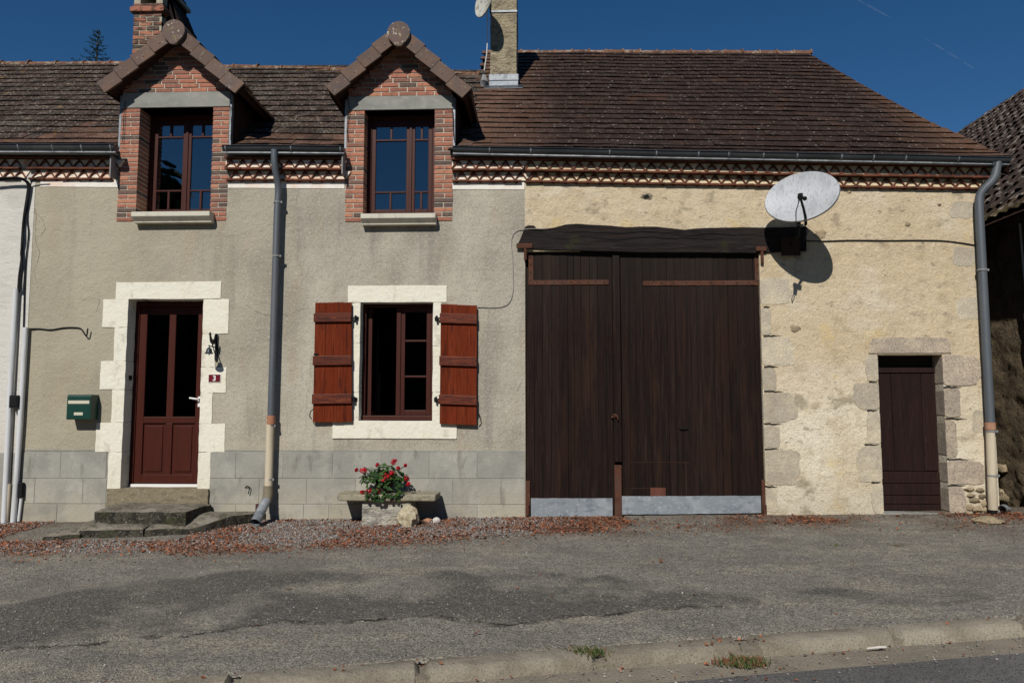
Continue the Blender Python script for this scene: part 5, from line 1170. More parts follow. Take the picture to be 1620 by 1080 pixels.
# ================================================================== SATELLITE DISH ON THE BARN
DC = Vector((2.754, -.56, 3.494)); DN = Vector((-.732, -1, .24)).normalized()
sdh = thing('satellite_dish', DC, 'large oval white satellite dish mounted on the ochre barn wall right of the beam', 'satellite dish')
da, db = dish(sdh, DC, DN, .385, .72, .055, 'dish', 14, 56)
def pd(px, py, P): return at(px, py, -P)
ln = pd(1266, 312, .94); lb = pd(1275, 347, .62)
B().tube([lb+Vector((.01, .04, -.05)), lb, lb*.5+ln*.5+Vector((.004, 0, 0)), ln], [.015, .015, .013, .012], 8).build('feed_arm', 'iron', sdh, smooth=True)
lm = B(); ld = (DC-ln).normalized(); mt = Matrix.Translation(ln) @ ld.to_track_quat('Z', 'Y').to_matrix().to_4x4()
lm.lathe([(0, -.05), (.022, -.05), (.022, .0), (.017, .01), (.03, .035), (.03, .05), (0, .055)], 12, mt); lm.box(ln.x-.018, ln.x+.018, ln.y-.03, ln.y+.02, ln.z+.0, ln.z+.035); lm.build('feed_horn', 'black', sdh)
l2 = ln+Vector((.055, .03, -.006)); B().lathe([(0, -.02), (.02, -.02), (.024, .02), (0, .03)], 10, Matrix.Translation(l2) @ ld.to_track_quat('Z', 'Y').to_matrix().to_4x4()).tube([ln, l2], .008, 6).build('second_feed_horn', 'black', sdh)
bk = DC-DN*.07; wp = Vector((2.80, 0, 3.06))
B().tube([bk, bk-DN*.10, Vector((wp.x+.02, -.30, bk.z-.13)), Vector((wp.x, -.28, wp.z+.08)), Vector((wp.x, -.035, wp.z+.02))], .02, 10).box(bk.x-.05, bk.x+.05, bk.y+.0, bk.y+.06, bk.z-.08, bk.z+.06).build('mast_bracket', 'iron', sdh)
B().box(wp.x-.11, wp.x+.10, -.06, -.036, wp.z-.10, wp.z+.11).build('wall_plate', 'dark_wood', sdh)
B().tube([ln+Vector((-.01, 0, -.03)), ln+Vector((-.035, .04, -.14)), ln+Vector((-.01, .12, -.26)), lb+Vector((.0, .05, -.04)), lb+Vector((.06, .12, -.10)), lb+Vector((.05, .25, -.18)), Vector((wp.x+.02, -.05, wp.z+.05))], .005, 6).build('coax_loop', 'black', sdh)

# ================================================================== CABLES AND CONDUITS
def cable(label, pts, r, m='black', name='wall_cable', cat='cable', extra=()):
    p = [at(*q) for q in pts]
    # Catmull-Rom smoothing
    out = []
    for i in range(len(p)-1):
        a, b1, c1, d1 = p[max(i-1, 0)], p[i], p[i+1], p[min(i+2, len(p)-1)]
        for k in range(5):
            t = k/5; out.append(.5*((2*b1)+(c1-a)*t+(2*a-5*b1+4*c1-d1)*t*t+(3*b1-a-3*c1+d1)*t**3))
    out.append(p[-1]); o = B().tube(out, r, 7).build(name, m, smooth=True); return tag(o, label, cat)
cable('thin black cable sagging across the ochre barn wall from the dish to the right corner', [(1272, 381, -.012), (1305, 381.5, -.01), (1345, 380, -.012), (1400, 380.5, -.01), (1460, 380, -.012), (1500, 381.5, -.01), (1545, 388, -.012)], .006)
cable('thin white cable looping down the grey wall beside the barn doors to the right shutter', [(858, 362, -.042), (838, 362, -.03), (822, 364, -.008), (813, 370, -.008), (809, 382, -.008), (811, 410, -.008), (812, 440, -.008), (811.5, 462, -.008), (806, 478, -.008), (795, 485, -.008), (775, 486.5, -.008), (755, 485.5, -.01)], .0045, 'pvc_grey')
cable('short black cable stub hooked beside the top of the white door surround', [(45, 520, -.02), (62, 520, -.01), (80, 521.5, -.01), (100, 518.5, -.01), (118, 518, -.01), (128, 520, -.01), (133, 527, -.02), (137, 531, -.04), (139, 519, -.05)], .008)
bund = thing('cable_bundle', at(45, 300), 'thick black cables running under the cornice and down the joint of the two houses', 'cable')
for k, (pts, r) in enumerate(([[(-40, 288, -.09), (0, 284, -.09), (20, 282.5, -.09), (36, 284, -.08), (44, 291, -.04), (44, 305, -.03), (38, 345, -.03), (35, 385, -.03), (34.5, 410, -.03), (31, 435, -.03), (29, 462, -.04)], .016], [[(-40, 283, -.11), (10, 281, -.11), (30, 281, -.11), (42, 286, -.07), (47, 295, -.04), (43, 320, -.04), (37, 350, -.04), (36.5, 380, -.04), (33, 400, -.04), (35, 420, -.04), (31, 460, -.05)], .010], [[(70, 279, -.09), (58, 281, -.08), (51, 287, -.05), (47, 300, -.02), (43, 345, -.02), (45, 370, -.02), (41, 410, -.02), (39, 450, -.02), (37, 520, -.02)], .007])):
    p = [at(*q) for q in pts]; out = []
    for i in range(len(p)-1):
        a, b1, c1, d1 = p[max(i-1, 0)], p[i], p[i+1], p[min(i+2, len(p)-1)]
        for q in range(4):
            t = q/4; out.append(.5*((2*b1)+(c1-a)*t+(2*a-5*b1+4*c1-d1)*t*t+(3*b1-a-3*c1+d1)*t**3))
    out.append(p[-1]); B().tube(out, r, 7).build('cable', 'black', bund, smooth=True)
def pipe(label, pts, r, m, name='wall_pipe'):
    return tag(B().tube([at(*q) for q in pts], r, 12).build(name, m, smooth=True), label, 'pipe')
pipe('tall white plastic conduit, leftmost of the pipes beside the grey house', [(25.5, 457, -.05), (17, 600, -.05), (6, 830, -.05)], .030, 'pvc_white')
pipe('shorter white plastic conduit starting at the black cable stub', [(40.5, 518, -.05), (32, 670, -.05), (20.5, 830, -.05)], .030, 'pvc_white')
pipe('thin grey pipe squeezed between the two white conduits', [(29.5, 462, -.03), (24.5, 560, -.03), (18, 680, -.03), (14, 765, -.03)], .014, 'pvc_grey')
pipe('thicker pale sleeve at the foot of the thin grey pipe', [(14, 765, -.03), (13, 785, -.03), (9, 830, -.03)], .028, 'pvc_cream')
pipe('slim white pipe with black sleeve at the plinth corner', [(34, 785, -.03), (29.5, 824, -.03)], .016, 'pvc_white', 'slim_pipe')
jb = thing('junction_box', at(23, 635, -.06), 'small black junction box clamped between the white conduits', 'box')
r_ = rect(16, 625, 30, 645, -.09); B().box(r_[0], r_[1], -.11, -.02, r_[2], r_[3]).build('box_body', 'black', jb, bevel=.006); B().box(r_[0]+.015, r_[1]-.015, -.115, -.109, r_[2]+.02, r_[3]-.02).build('box_lid', 'black', jb, bevel=.003)
r_ = rect(31.5, 763, 36.5, 787, -.04); tag(B().box(r_[0], r_[1], -.06, -.01, r_[2], r_[3]).build('rubber_sleeve', 'black', bpy.data.objects['slim_pipe'], bevel=.008))
# ================================================================== LETTERBOX
P_ = .155; r_ = rect(105.5, 624, 143.5, 663.5, -P_); lx0, lx1, lz0, lz1 = r_
lb_ = thing('letterbox', ((lx0+lx1)/2, 0, lz0), 'dark green metal letterbox on the grey wall left of the door', 'letterbox')
pr = [(-P_+.012, lz1), (-P_, lz1-.02), (-P_, lz0+.006), (-P_+.006, lz0), (-.002, lz0), (-.002, lz1)]; n = 6
B().add([(lx0+(0 if i else 0), y, z) for i, (y, z) in enumerate(pr)]+[(lx1, y, z) for y, z in pr], [tuple(range(n-1, -1, -1)), tuple(range(n, 2*n))]+[(i, (i+1) % n, (i+1) % n+n, i+n) for i in range(n)]).build('box_body', 'green_box', lb_, bevel=.005)
r_ = rect(108, 633, 141.5, 638, -P_-.003); B().box(r_[0], r_[1], -P_-.006, -P_+.0, r_[2]-.003, r_[3]).build('letter_flap', 'cream_plate', lb_, bevel=.001)
B().box(r_[0]-.006, r_[1]+.006, -P_-.009, -P_, r_[3], r_[3]+.008).build('flap_hood', 'green_box', lb_, bevel=.001)
r_ = rect(117, 652, 131, 656.5, -P_-.002); B().box(r_[0], r_[1], -P_-.0035, -P_+.0, r_[2], r_[3]).build('name_plate', 'cream_plate', lb_)
B().box(lx0+.02, lx1-.02, -P_-.0018, -P_+.001, lz0+.02, lz0+.165).build('box_door', 'green_box', lb_, bevel=.001)
# ================================================================== ROOSTER BELL
bw = at(343, 545); rbk = thing('door_bell', (bw.x, 0, bw.z-.15), 'black iron rooster bell bracket hung on the white door surround', 'bell')
zt_, zb2 = at(343, 529).z, at(343, 570).z
B().prism([(bw.x-.016, zb2+.02), (bw.x-.006, zb2-.01), (bw.x+.012, zb2-.01), (bw.x+.020, zb2+.02), (bw.x+.020, zt_-.02), (bw.x+.010, zt_+.004), (bw.x-.010, zt_+.004), (bw.x-.018, zt_-.02)], -.018, -.004).build('back_plate', 'iron', rbk, bevel=.002)
# the rooster stands on the arm, in the plane at right angles to the wall
ro = [(.015, -.005), (.03, .045), (.02, .085), (.0, .095), (-.02, .075), (-.01, .045)]  # unused tail reference
ox_ = bw.x-.004; z_a = at(330, 548, -.12).z
out = [(-.105, .0), (-.10, .03), (-.135, .035), (-.165, .065), (-.172, .10), (-.176, .125), (-.196, .128), (-.182, .142), (-.176, .158), (-.168, .150), (-.158, .160), (-.150, .142), (-.140, .115), (-.118, .088), (-.09, .078), (-.06, .090), (-.045, .125), (-.028, .15), (-.006, .158), (.002, .14), (-.004, .11), (-.012, .075), (-.03, .045), (-.06, .028), (-.082, .028), (-.084, .0)]
n = len(out); vs = [(ox_-.005, y-.01, z_a+z) for y, z in out]+[(ox_+.005, y-.01, z_a+z) for y, z in out]
B().add(vs, [tuple(range(n)), tuple(range(2*n-1, n-1, -1))]+[(i, i+n, (i+1) % n+n, (i+1) % n) for i in range(n)]).build('rooster', 'iron', rbk)
B().tube([(bw.x, -.01, z_a-.002), (bw.x-.002, -.10, z_a-.002), (bw.x-.002, -.185, z_a-.001), (bw.x-.002, -.205, z_a+.008)], .0065, 8).tube([(bw.x, -.012, z_a-.09), (bw.x, -.05, z_a-.07), (bw.x, -.085, z_a-.03), (bw.x, -.09, z_a-.004)], .005, 6).build('arm', 'iron', rbk)
B().lathe([(0, -.012), (.008, -.012), (.014, -.022), (.026, -.03), (.032, -.05), (.035, -.07), (.050, -.088), (.048, -.088), (.03, -.07), (0, -.03)], 20, Matrix.Translation((bw.x-.002, -.195, z_a))).tube([(bw.x-.002, -.195, z_a-.05), (bw.x+.001, -.195, z_a-.108)], [.003, .006], 6).tube([(bw.x-.002, -.195, z_a-.014), (bw.x-.002, -.195, z_a+.004)], .004, 6).build('bell_cup', 'bell', rbk, smooth=True)
# ================================================================== HOUSE NUMBER
r_ = rect(329.3, 591.5, 349, 604.5, -.018); hn = thing('house_number', ((r_[0]+r_[1])/2, -.02, (r_[2]+r_[3])/2), 'small dark red enamel house number plate reading 3 beside the door', 'sign')
B().box(r_[0], r_[1], -.016, -.008, r_[2], r_[3]).build('plate_rim', 'enamel_white', hn, bevel=.002)
B().box(r_[0]+.005, r_[1]-.005, -.0185, -.0155, r_[2]+.005, r_[3]-.005).build('plate_face', 'plaque', hn, bevel=.001)
fc = bpy.data.curves.new('digit', 'FONT'); fc.body = '3'; fc.size = .083; fc.align_x = 'CENTER'; fc.align_y = 'CENTER'; fc.extrude = .0012; fc.offset = .0022
fo = bpy.data.objects.new('tmp_digit', fc); COL.objects.link(fo); bpy.context.view_layer.update()
dme = bpy.data.meshes.new_from_object(fo.evaluated_get(bpy.context.evaluated_depsgraph_get())); bpy.data.objects.remove(fo)
dme.materials.clear(); dme.materials.append(M['enamel_white'])
bb_ = [v.co.copy() for v in dme.vertices]; cxm = (min(v.x for v in bb_)+max(v.x for v in bb_))/2; cym = (min(v.y for v in bb_)+max(v.y for v in bb_))/2
for v in dme.vertices: v.co = Vector((v.co.x-cxm, v.co.y-cym, v.co.z))
link('digit', dme, hn, Matrix.Translation(((r_[0]+r_[1])/2, -.0195, (r_[2]+r_[3])/2)) @ Matrix.Rotation(math.pi/2, 4, 'X'))

# ================================================================== STEPS, BENCH, STONES
def slab(name, label, corners, zt, zb, seed, m='step_stone', group=None, cat='step'):
    """rough stone slab: plan corners (x,y) counter-clockwise, top height(s)"""
    b = B(); N_ = 14; vs = []; c = [Vector((*p, 0)) for p in corners]
    def pt(u, v): return (c[0]*(1-u)+c[1]*u)*(1-v)+(c[3]*(1-u)+c[2]*u)*v
    for j in range(N_+1):
        for i in range(N_+1):
            u, v = i/N_, j/N_; p = pt(u, v); e = min(u, 1-u, v, 1-v)
            nz = noise.fractal(Vector((p.x*5+seed, p.y*5, 0)), 1, 2, 3)*.010
            zt_ = zt(u, v) if callable(zt) else zt
            jx_, jy_ = (noise.noise(Vector((p.x*9, p.y*9, seed)))*.012, noise.noise(Vector((p.x*9, p.y*9, seed+5)))*.012) if e == 0 else (0, 0)
            vs.append((p.x+jx_, p.y+jy_, zt_+nz-(.016 if e == 0 else 0)-(.004 if e < .08 else 0)))
    fs = [(j*(N_+1)+i, j*(N_+1)+i+1, (j+1)*(N_+1)+i+1, (j+1)*(N_+1)+i) for j in range(N_) for i in range(N_)]
    per = [i for i in range(N_+1)]+[(j+1)*(N_+1)-1 for j in range(1, N_+1)]+[N_*(N_+1)+i for i in range(N_-1, -1, -1)]+[j*(N_+1) for j in range(N_-1, 0, -1)]
    last = per; cen = pt(.5, .5)
    for lv in (.4, 1.):
        cur = []
        for i in per:
            x, y, z = vs[i]; q = Vector((x, y, 0)); o_ = (q-Vector((cen.x, cen.y, 0))).normalized(); k = noise.noise(Vector((x*8, y*8, lv*3+seed)))*.018+.008*(1 if lv < 1 else 0)
            cur.append(len(vs)); vs.append((x+o_.x*k, y+o_.y*k, z+(zb-z)*lv))
        m_ = len(per); fs += [(last[i], cur[i], cur[(i+1) % m_], last[(i+1) % m_]) for i in range(m_)]; last = cur
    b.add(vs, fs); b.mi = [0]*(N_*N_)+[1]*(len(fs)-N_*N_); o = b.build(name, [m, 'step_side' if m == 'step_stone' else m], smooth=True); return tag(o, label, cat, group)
def ln_(px, py, z):       # where a sight line meets height z
    r = ray(px, py); t = (z-CL.z)/r.z; p = CL+r*t; return (p.x, p.y)
zt1 = .195; f0, f1 = ln_(148, 806.5, zt1), ln_(294, 807, zt1); k1, k0 = ln_(324, 797, zt1), ln_(172, 796.5, zt1)
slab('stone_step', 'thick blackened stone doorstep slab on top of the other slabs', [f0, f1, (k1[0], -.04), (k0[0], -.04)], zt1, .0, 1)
def zt2(u, v): return min(.108, .035+.15*v)
def sl(pxa, pxb, pya, pyb, pka, pkb, label, seed, zt=zt2):
    a, c = ln_(pxa, pya, -.015), ln_(pxb, pyb, -.015); d, e = ln_(pka, 818, .09), ln_(pkb, 818, .09)
    yb = -.03
    # extend side edges back to the wall
    f = lambda p, q: (p[0]+(q[0]-p[0])*(yb-p[1])/(q[1]-p[1]), yb)
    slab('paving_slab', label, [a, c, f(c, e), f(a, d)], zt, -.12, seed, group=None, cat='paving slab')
sl(68, 125, 845, 844, 128, 165, 'dark mossy stone slab at the left end under the doorstep', 4, lambda u, v: -.02+.02*u+.10*v)
sl(127, 227, 843, 842, 166, 249, 'long flat stone slab in the middle below the doorstep', 8)
sl(230, 306, 842, 840, 251, 352, 'stone slab at the right end below the doorstep', 12)
# bench
zs = at(611, 782, -.42).z; bxa_, bxb_ = at(531.5, 786, -.42).x, at(690, 786, -.42).x
bn = thing('stone_bench', ((bxa_+bxb_)/2, -.22, gz(-1.8, -.3)), 'low stone bench against the plinth under the ground floor window', 'bench')
b = B(); pts = [(bxa_+.03, -.44), (bxb_-.005, -.43), (bxb_, -.06), (bxa_-.01, -.03), (bxa_, -.36)]
b.add([(x, y, zs-.068) for x, y in pts]+[(x, y, zs) for x, y in pts], [tuple(range(4, -1, -1)), tuple(range(5, 10))]+[(i, (i+1) % 5, (i+1) % 5+5, i+5) for i in range(5)]); b.build('seat', 'bench_stone', bn, bevel=.014)
sx0_, sx1_ = at(573, 812, -.38).x, at(650, 812, -.38).x; zg = gz(-1.8, -.4)-.04
b = B(); N_ = 16; vs = []
for j in range(N_+1):
    for i in range(N_+1):
        x = sx0_+(sx1_-sx0_)*i/N_; z = zg+(zs-.070-zg)*j/N_; q = noise.fractal(Vector((x*7, 3, z*11)), 1, 2, 4)*.022*(1 if 0 < i < N_ and 0 < j < N_ else .2); vs.append((x, -.385+q, z))
fs = [(j*(N_+1)+i, j*(N_+1)+i+1, (j+1)*(N_+1)+i+1, (j+1)*(N_+1)+i) for j in range(N_) for i in range(N_)]
b.add(vs, fs); b.box(sx0_, sx1_, -.375, -.06, zg, zs-.070); b.build('support_block', 'carved_stone', bn)
c = gnd(646, 836); ck = tag(B().blob((at(645, 818, -.47).x, -.42, at(645, 820, -.47).z), .115, .09, .115, .22, 16, 21).build('stone', 'rock', smooth=False), 'pale yellow rough stone leaning against the bench foot', 'stone')
c = at(677, 823, -.2); tag(B().blob((c.x, -.2, gz(c.x, -.2)+.015), .05, .035, .026, .2, 10, 2).build('stone', 'pebble_orange'), 'small flat orange stone on the gravel right of the bench', 'stone')
c = at(691, 820, -.25); tag(B().blob((c.x, -.25, gz(c.x, -.25)+.02), .04, .03, .035, .3, 10, 6).build('stone', 'pebble_white'), 'small white stone on the gravel right of the bench', 'stone')
c = gnd(1567, 829); tag(B().blob((c.x, c.y+.06, c.z+.02), .15, .08, .045, .25, 14, 12).build('stone', 'rubble'), 'flat ochre stone lying in front of the right barn downpipe', 'stone')
c = gnd(1590, 812); tag(B().tube([c+Vector((-.05, -.03, .045)), c+Vector((.02, .05, .05)), c+Vector((.12, .12, .03))], [.045, .045, .02], 12, caps=False).build('pipe_scrap', 'zinc_pale', smooth=True), 'crumpled grey pipe end lying at the foot of the right downpipe', 'pipe')
c = gnd(895, 838); slab('drain_cover', 'flat rusty drain cover in the ground in front of the barn doors', [(c.x-.19, c.y-.07), (c.x+.20, c.y-.07), (c.x+.18, c.y+.06), (c.x-.17, c.y+.06)], c.z+.022, c.z-.05, 3, 'rust', cat='drain cover')
# ================================================================== GERANIUM
gc = Vector((at(608, 770, -.25).x, -.24, zs)); ge = thing('potted_geranium', gc, 'potted geranium with red flowers standing on the stone bench', 'potted plant')
B().lathe([(0, 0), (.075, 0), (.10, .12), (.112, .12), (.112, .145), (.095, .145), (.09, .11), (0, .11)], 18, Matrix.Translation(gc)).build('pot', 'pot', ge, smooth=True)
random.seed(21); b = B(); st = B()
def leafdisc(b, p, n, r, k=7):
    n = n.normalized(); u = n.orthogonal().normalized(); v = n.cross(u); a0 = random.random()*6
    ring = [p+(u*math.cos(a0+2*math.pi*j/k)+v*math.sin(a0+2*math.pi*j/k))*r*random.uniform(.8, 1.05)+n*r*.25 for j in range(k)]
    b.add([p]+ring, [(0, j+1, (j+1) % k+1) for j in range(k)])
for k in range(430):
    th = random.uniform(0, 2*math.pi); rr = random.random()**.6; ph = random.random()
    p = gc+Vector((math.cos(th)*rr*.27, math.sin(th)*rr*.19, .10+ph*.20*(1.15-rr*.8)+.0))
    if random.random() < .14: p = gc+Vector((random.uniform(-.16, .24), random.uniform(-.24, -.17), random.uniform(-.07, .10)))
    leafdisc(b, p, Vector((p.x-gc.x, p.y-gc.y-.1, random.uniform(.05, .5))), random.uniform(.015, .028))
for k in range(45):
    th = random.uniform(0, 2*math.pi); rr = random.uniform(.05, .25); st.tube([gc+Vector((0, 0, .11)), gc+Vector((math.cos(th)*rr*.5, math.sin(th)*rr*.4, .19)), gc+Vector((math.cos(th)*rr, math.sin(th)*rr*.7, .24+random.uniform(-.06, .05)))], .003, 4)
b.build('foliage', 'leaf_green', ge, kind='stuff'); st.build('stems', 'leaf_green', ge, kind='stuff')
for (px, py, r) in ((564, 743, .018), (575, 744, .040), (597, 735, .020), (623, 730, .036), (641, 736, .018), (612, 754, .045), (606, 760, .03), (620, 748, .028), (643, 756, .026), (573, 778, .024), (584, 776, .032), (597, 777, .032), (646, 765, .024), (630, 740, .02)):
    Yf = -.40 if 735 < py < 780 else -.33; c = at(px, py, Yf); fb = B()
    for k in range(int(14+r*700)):
        d = Vector((random.gauss(0, 1), random.gauss(0, 1), random.gauss(0, 1))).normalized(); leafdisc(fb, c+d*r*random.uniform(.5, 1.05), d, .0125, 5)
    fb.build('flower_head', 'petal', ge)
    st2 = B().tube([c, c*.5+(gc+Vector((0, 0, .15)))*.5+Vector((0, 0, -.02)), gc+Vector((0, 0, .12))], .0028, 4).build('flower_stalk', 'leaf_green', ge)

# ================================================================== LOOSE GRAVEL, DEAD LEAVES, TUFTS
def scatter_pts(n, x0, x1, dens, ymax=4.6):
    x = RNG.uniform(x0, x1, n*4); y = -RNG.uniform(.0, ymax, n*4)
    keep = RNG.random(n*4) < dens(x, y); x, y = x[keep][:n], y[keep][:n]
    ok = y > np.interp(x, gx, ky[:, 0])+.03; return x[ok], y[ok]
nzf = np.array([[noise.fractal(Vector((i*.09, j*.09, 9)), 1, 2, 4) for j in range(60)] for i in range(160)])
def nf(x, y):
    i = np.clip(((x+7)*11.3).astype(int), 0, 159); j = np.clip((-y*12).astype(int), 0, 59); return nzf[i, j]
def inslab(x, y): return ((x > -5.55) & (x < -3.62) & (y > -1.0))
def yb(x): return np.interp(x, [-6.6, -3, -1, .3, 1.2, 6], [-1.75, -1.6, -1.25, -.85, -.6, -.6])
def pebdens(x, y):
    nb = np.clip((y-yb(x))/.35, 0, 1)*np.clip((.5-x)/.6, 0, 1); return np.where(inslab(x, y), 0, np.clip(nb*.95+.04+.05*(nf(x, y) > .1), 0, 1))
x, y = scatter_pts(52000, -6.9, 5.6, pebdens); n = len(x)
ms = RNG.choice([.005, .007, .010, .014], n, p=[.35, .35, .22, .08])*np.where((y > yb(x)) & (x < .4), 1.1, .7)
O = np.array([[1, 0, 0], [-.5, .87, 0], [-.5, -.87, 0], [.2, .1, .8], [0, 0, -.5]], float); Fq = np.array([[0, 1, 3], [1, 2, 3], [2, 0, 3], [1, 0, 4], [2, 1, 4], [0, 2, 4]])
ang = RNG.uniform(0, 6.28, n); c_, s_ = np.cos(ang), np.sin(ang); J = RNG.uniform(.7, 1.3, (n, 5, 3)); P = O[None]*J*ms[:, None, None]
Pv = np.stack([P[..., 0]*c_[:, None]-P[..., 1]*s_[:, None]+x[:, None], P[..., 0]*s_[:, None]+P[..., 1]*c_[:, None]+y[:, None], P[..., 2]+(GS*y+G0+GX*x+ms*.3)[:, None]], -1)
# follow the uneven forecourt surface
gi = np.clip(np.searchsorted(gx, x)-1, 0, nx-1); kyx = ky[gi, 0]; gj = np.clip(((y-.35)/(kyx-.35)*(ny-1)).astype(int), 0, ny-1)
dzs = Z[gi, gj]-(GS*Y[gi, gj]+G0+GX*gx[gi] if False else GS*Y[gi, gj]+G0+GX*gx[gi]); Pv[..., 2] += dzs[:, None]
F = (Fq[None]+np.arange(n)[:, None, None]*5).reshape(-1, 3)
link('loose_gravel', npmesh('loose_gravel', Pv.reshape(-1, 3), F, np.repeat(RNG.random(n), 5), 'pebbles'), kind='stuff')['label'] = 'loose grey and pink gravel along the foot of the wall'
def leafdens(x, y):
    f = nf(x, y); band = np.clip((y-yb(x)+.12)/.4, 0, 1)
    left = np.clip((f+.10)*3.2, 0, 1)*band*(x < .9); lowb = np.exp(-((y-yb(x)-.25+.10*np.sin(x*1.7))/.17)**2)*(x < -.4)*np.clip(f*2.4+.75, 0, 1)
    wallb = np.exp(-((y+.10)/.16)**2)*np.clip(f*2+.4, 0, 1)*(x < 0); mid = np.exp(-((x-.4)/1.1)**2)*np.exp(-((y+.45)/.35)**2)*np.clip(f*2+.5, 0, 1)
    right = np.clip((f+.02)*3, 0, 1)*np.exp(-((y+.35+.1*np.sin(x*2))/.26)**2)*(x >= .9)*(.45+1.1*np.exp(-((x-3.2)/.55)**2)) + (x > 4.3)*np.exp(-((y+.14)/.16)**2)*.8
    return np.where(inslab(x, y), 0, np.clip(left*.75+lowb*1.1+wallb*.6+mid*.7+right*1.0+.20*band*(x < .9)+.05*np.clip((y-yb(x)+.5)/.4, 0, 1), 0, 1))
x, y = scatter_pts(60000, -6.9, 6.0, leafdens, 2.0); x2, y2 = scatter_pts(260, -6.9, 6.0, lambda x, y: np.full(x.shape, .3)); x = np.concatenate([x, x2]); y = np.concatenate([y, y2]); n = len(x)
L_ = np.array([[-1, 0, 0], [-.35, -.55, .15], [.45, -.5, .25], [1, 0, .05], [.45, .5, .3], [-.35, .55, .1]], float)
ang = RNG.uniform(0, 6.28, n); c_, s_ = np.cos(ang), np.sin(ang); ms = RNG.choice([.004, .006, .009, .014, .021], n, p=[.35, .34, .21, .085, .015])*RNG.uniform(.8, 1.2, n); P = L_[None]*RNG.uniform(.7, 1.3, (n, 6, 3))*ms[:, None, None]
tz = RNG.normal(0, .30, (n, 2)); P[..., 2] += P[..., 0]*tz[:, :1]+P[..., 1]*tz[:, 1:]; P[..., 2] -= P[..., 2].min(1, keepdims=True)
gi = np.clip(np.searchsorted(gx, x)-1, 0, nx-1); kyx = ky[gi, 0]; gj = np.clip(((y-.35)/(kyx-.35)*(ny-1)).astype(int), 0, ny-1)
zb0 = GS*y+G0+GX*x+(Z[gi, gj]-(GS*Y[gi, gj]+G0+GX*gx[gi]))+RNG.uniform(.001, .010, n)
Pv = np.stack([P[..., 0]*c_[:, None]-P[..., 1]*s_[:, None]+x[:, None], P[..., 0]*s_[:, None]+P[..., 1]*c_[:, None]+y[:, None], P[..., 2]+zb0[:, None]], -1)
F = (np.array([[0, 1, 2, 3], [0, 3, 4, 5]])[None]+np.arange(n)[:, None, None]*6).reshape(-1, 4)
link('dead_leaves', npmesh('dead_leaves', Pv.reshape(-1, 3), F, np.repeat(RNG.random(n), 6), 'dead_leaves'), kind='stuff')['label'] = 'rust coloured dead leaves strewn along the wall foot'
# open crack along the lower edge of the asphalt patch
cb = B(); random.seed(8)
def surf_z(x, y):
    i = int(np.clip(np.searchsorted(gx, x)-1, 0, nx-1)); k = ky[i, 0]; j = int(np.clip((y-.35)/(k-.35)*(ny-1), 0, ny-2)); return float(max(Z[i, j], Z[i, j+1], Z[min(i+1, nx-1), j]))
cpx = [p for p in low if -20 <= p[0] <= 1190]; xs_ = np.arange(cpx[0][0], cpx[-1][0], 3.0); prev = None
for x_ in xs_:
    y_ = float(np.interp(x_, [p[0] for p in cpx], [p[1] for p in cpx]))+noise.noise(Vector((x_*.05, 1, 0)))*3+noise.noise(Vector((x_*.2, 4, 0)))*1.2
    g = gnd(x_, y_); wd_ = max(0, noise.noise(Vector((x_*.018, 9, 0)))+.22)*.016; z_ = surf_z(g.x, g.y)+.004
    cur = ((g.x, g.y-wd_, z_), (g.x, g.y+wd_*.3, z_), wd_)
    if prev and prev[2] > .001 and wd_ > .001: cb.add([prev[0], cur[0], cur[1], prev[1]], [(0, 1, 2, 3)])
    prev = cur
cb.build('asphalt_crack', 'crack_dirt', kind='structure')
# grit and leaf crumbs lying in the channel and on the kerb
b1 = B(); random.seed(31)
for k in range(1500):
    u = random.uniform(-4, 6); wv = abs(random.gauss(0, .5)); wv = .19+random.random()**1.8*.32 if random.random() < .75 else random.uniform(.0, .9)
    if .15 < wv < .2: continue
    p = Vector(kpt(u, wv, (.006 if wv < .15 else -.066-.03*(wv-.17)))); r = random.choice((.003, .004, .006, .009))
    b1.add([p+Vector((r, 0, 0)), p+Vector((-.5*r, .8*r, 0)), p+Vector((-.5*r, -.8*r, 0)), p+Vector((0, 0, r*.8))], [(0, 1, 3), (1, 2, 3), (2, 0, 3)])
b1.build('channel_grit', 'pebbles', kind='stuff')['label'] = 'fine grit lying in the concrete channel and on the kerb'
b1 = B()
for k in range(260):
    u = random.uniform(-4, 6) if k < 170 else random.gauss(ku(1185, 1040), .10); wv = random.choice((random.uniform(.19, .26), random.uniform(.2, .6), random.uniform(.0, .14)))
    p = Vector(kpt(u, wv, (.010 if wv < .15 else -.060-.03*(wv-.17)))); leafdisc(b1, p, Vector((random.gauss(0, .4), random.gauss(0, .4), 1)), random.uniform(.005, .014), 5)
b1.build('channel_leaves', 'dead_leaves', kind='stuff')['label'] = 'scattered brown leaf crumbs along the kerb channel'
def tuft(px, py, label, n, sp, h, lv=0, dz=0, name='grass_tuft'):
    c = gnd(px, py); c.z += dz; b = B()
    for k in range(n):
        x, y = random.gauss(0, sp), random.gauss(0, sp*.5); a = random.uniform(0, 6.28); l = random.uniform(.4, 1)*h; dx, dy = math.cos(a)*l*.6, math.sin(a)*l*.6; w_ = .003
        p = c+Vector((x, y, -.01)); b.add([p+Vector((-w_, 0, 0)), p+Vector((w_, 0, 0)), p+Vector((dx*.5+w_, dy*.5, l*.7)), p+Vector((dx, dy, l))], [(0, 1, 2, 3)], random.random()*(.7 if not lv else 1))
    t = thing(name, c, label, 'weeds', 'weeds growing in gravel and kerb joints'); b.build('blades', 'grass', t, kind='stuff'); return t
tuft(934, 1034, 'green weed tuft growing in the open kerb joint left of the larger tuft', 170, .05, .045, 0, .01)
tuft(1178, 1036, 'larger green and brown weed tuft in the gap between kerb stones', 380, .055, .05, 1, -.04)
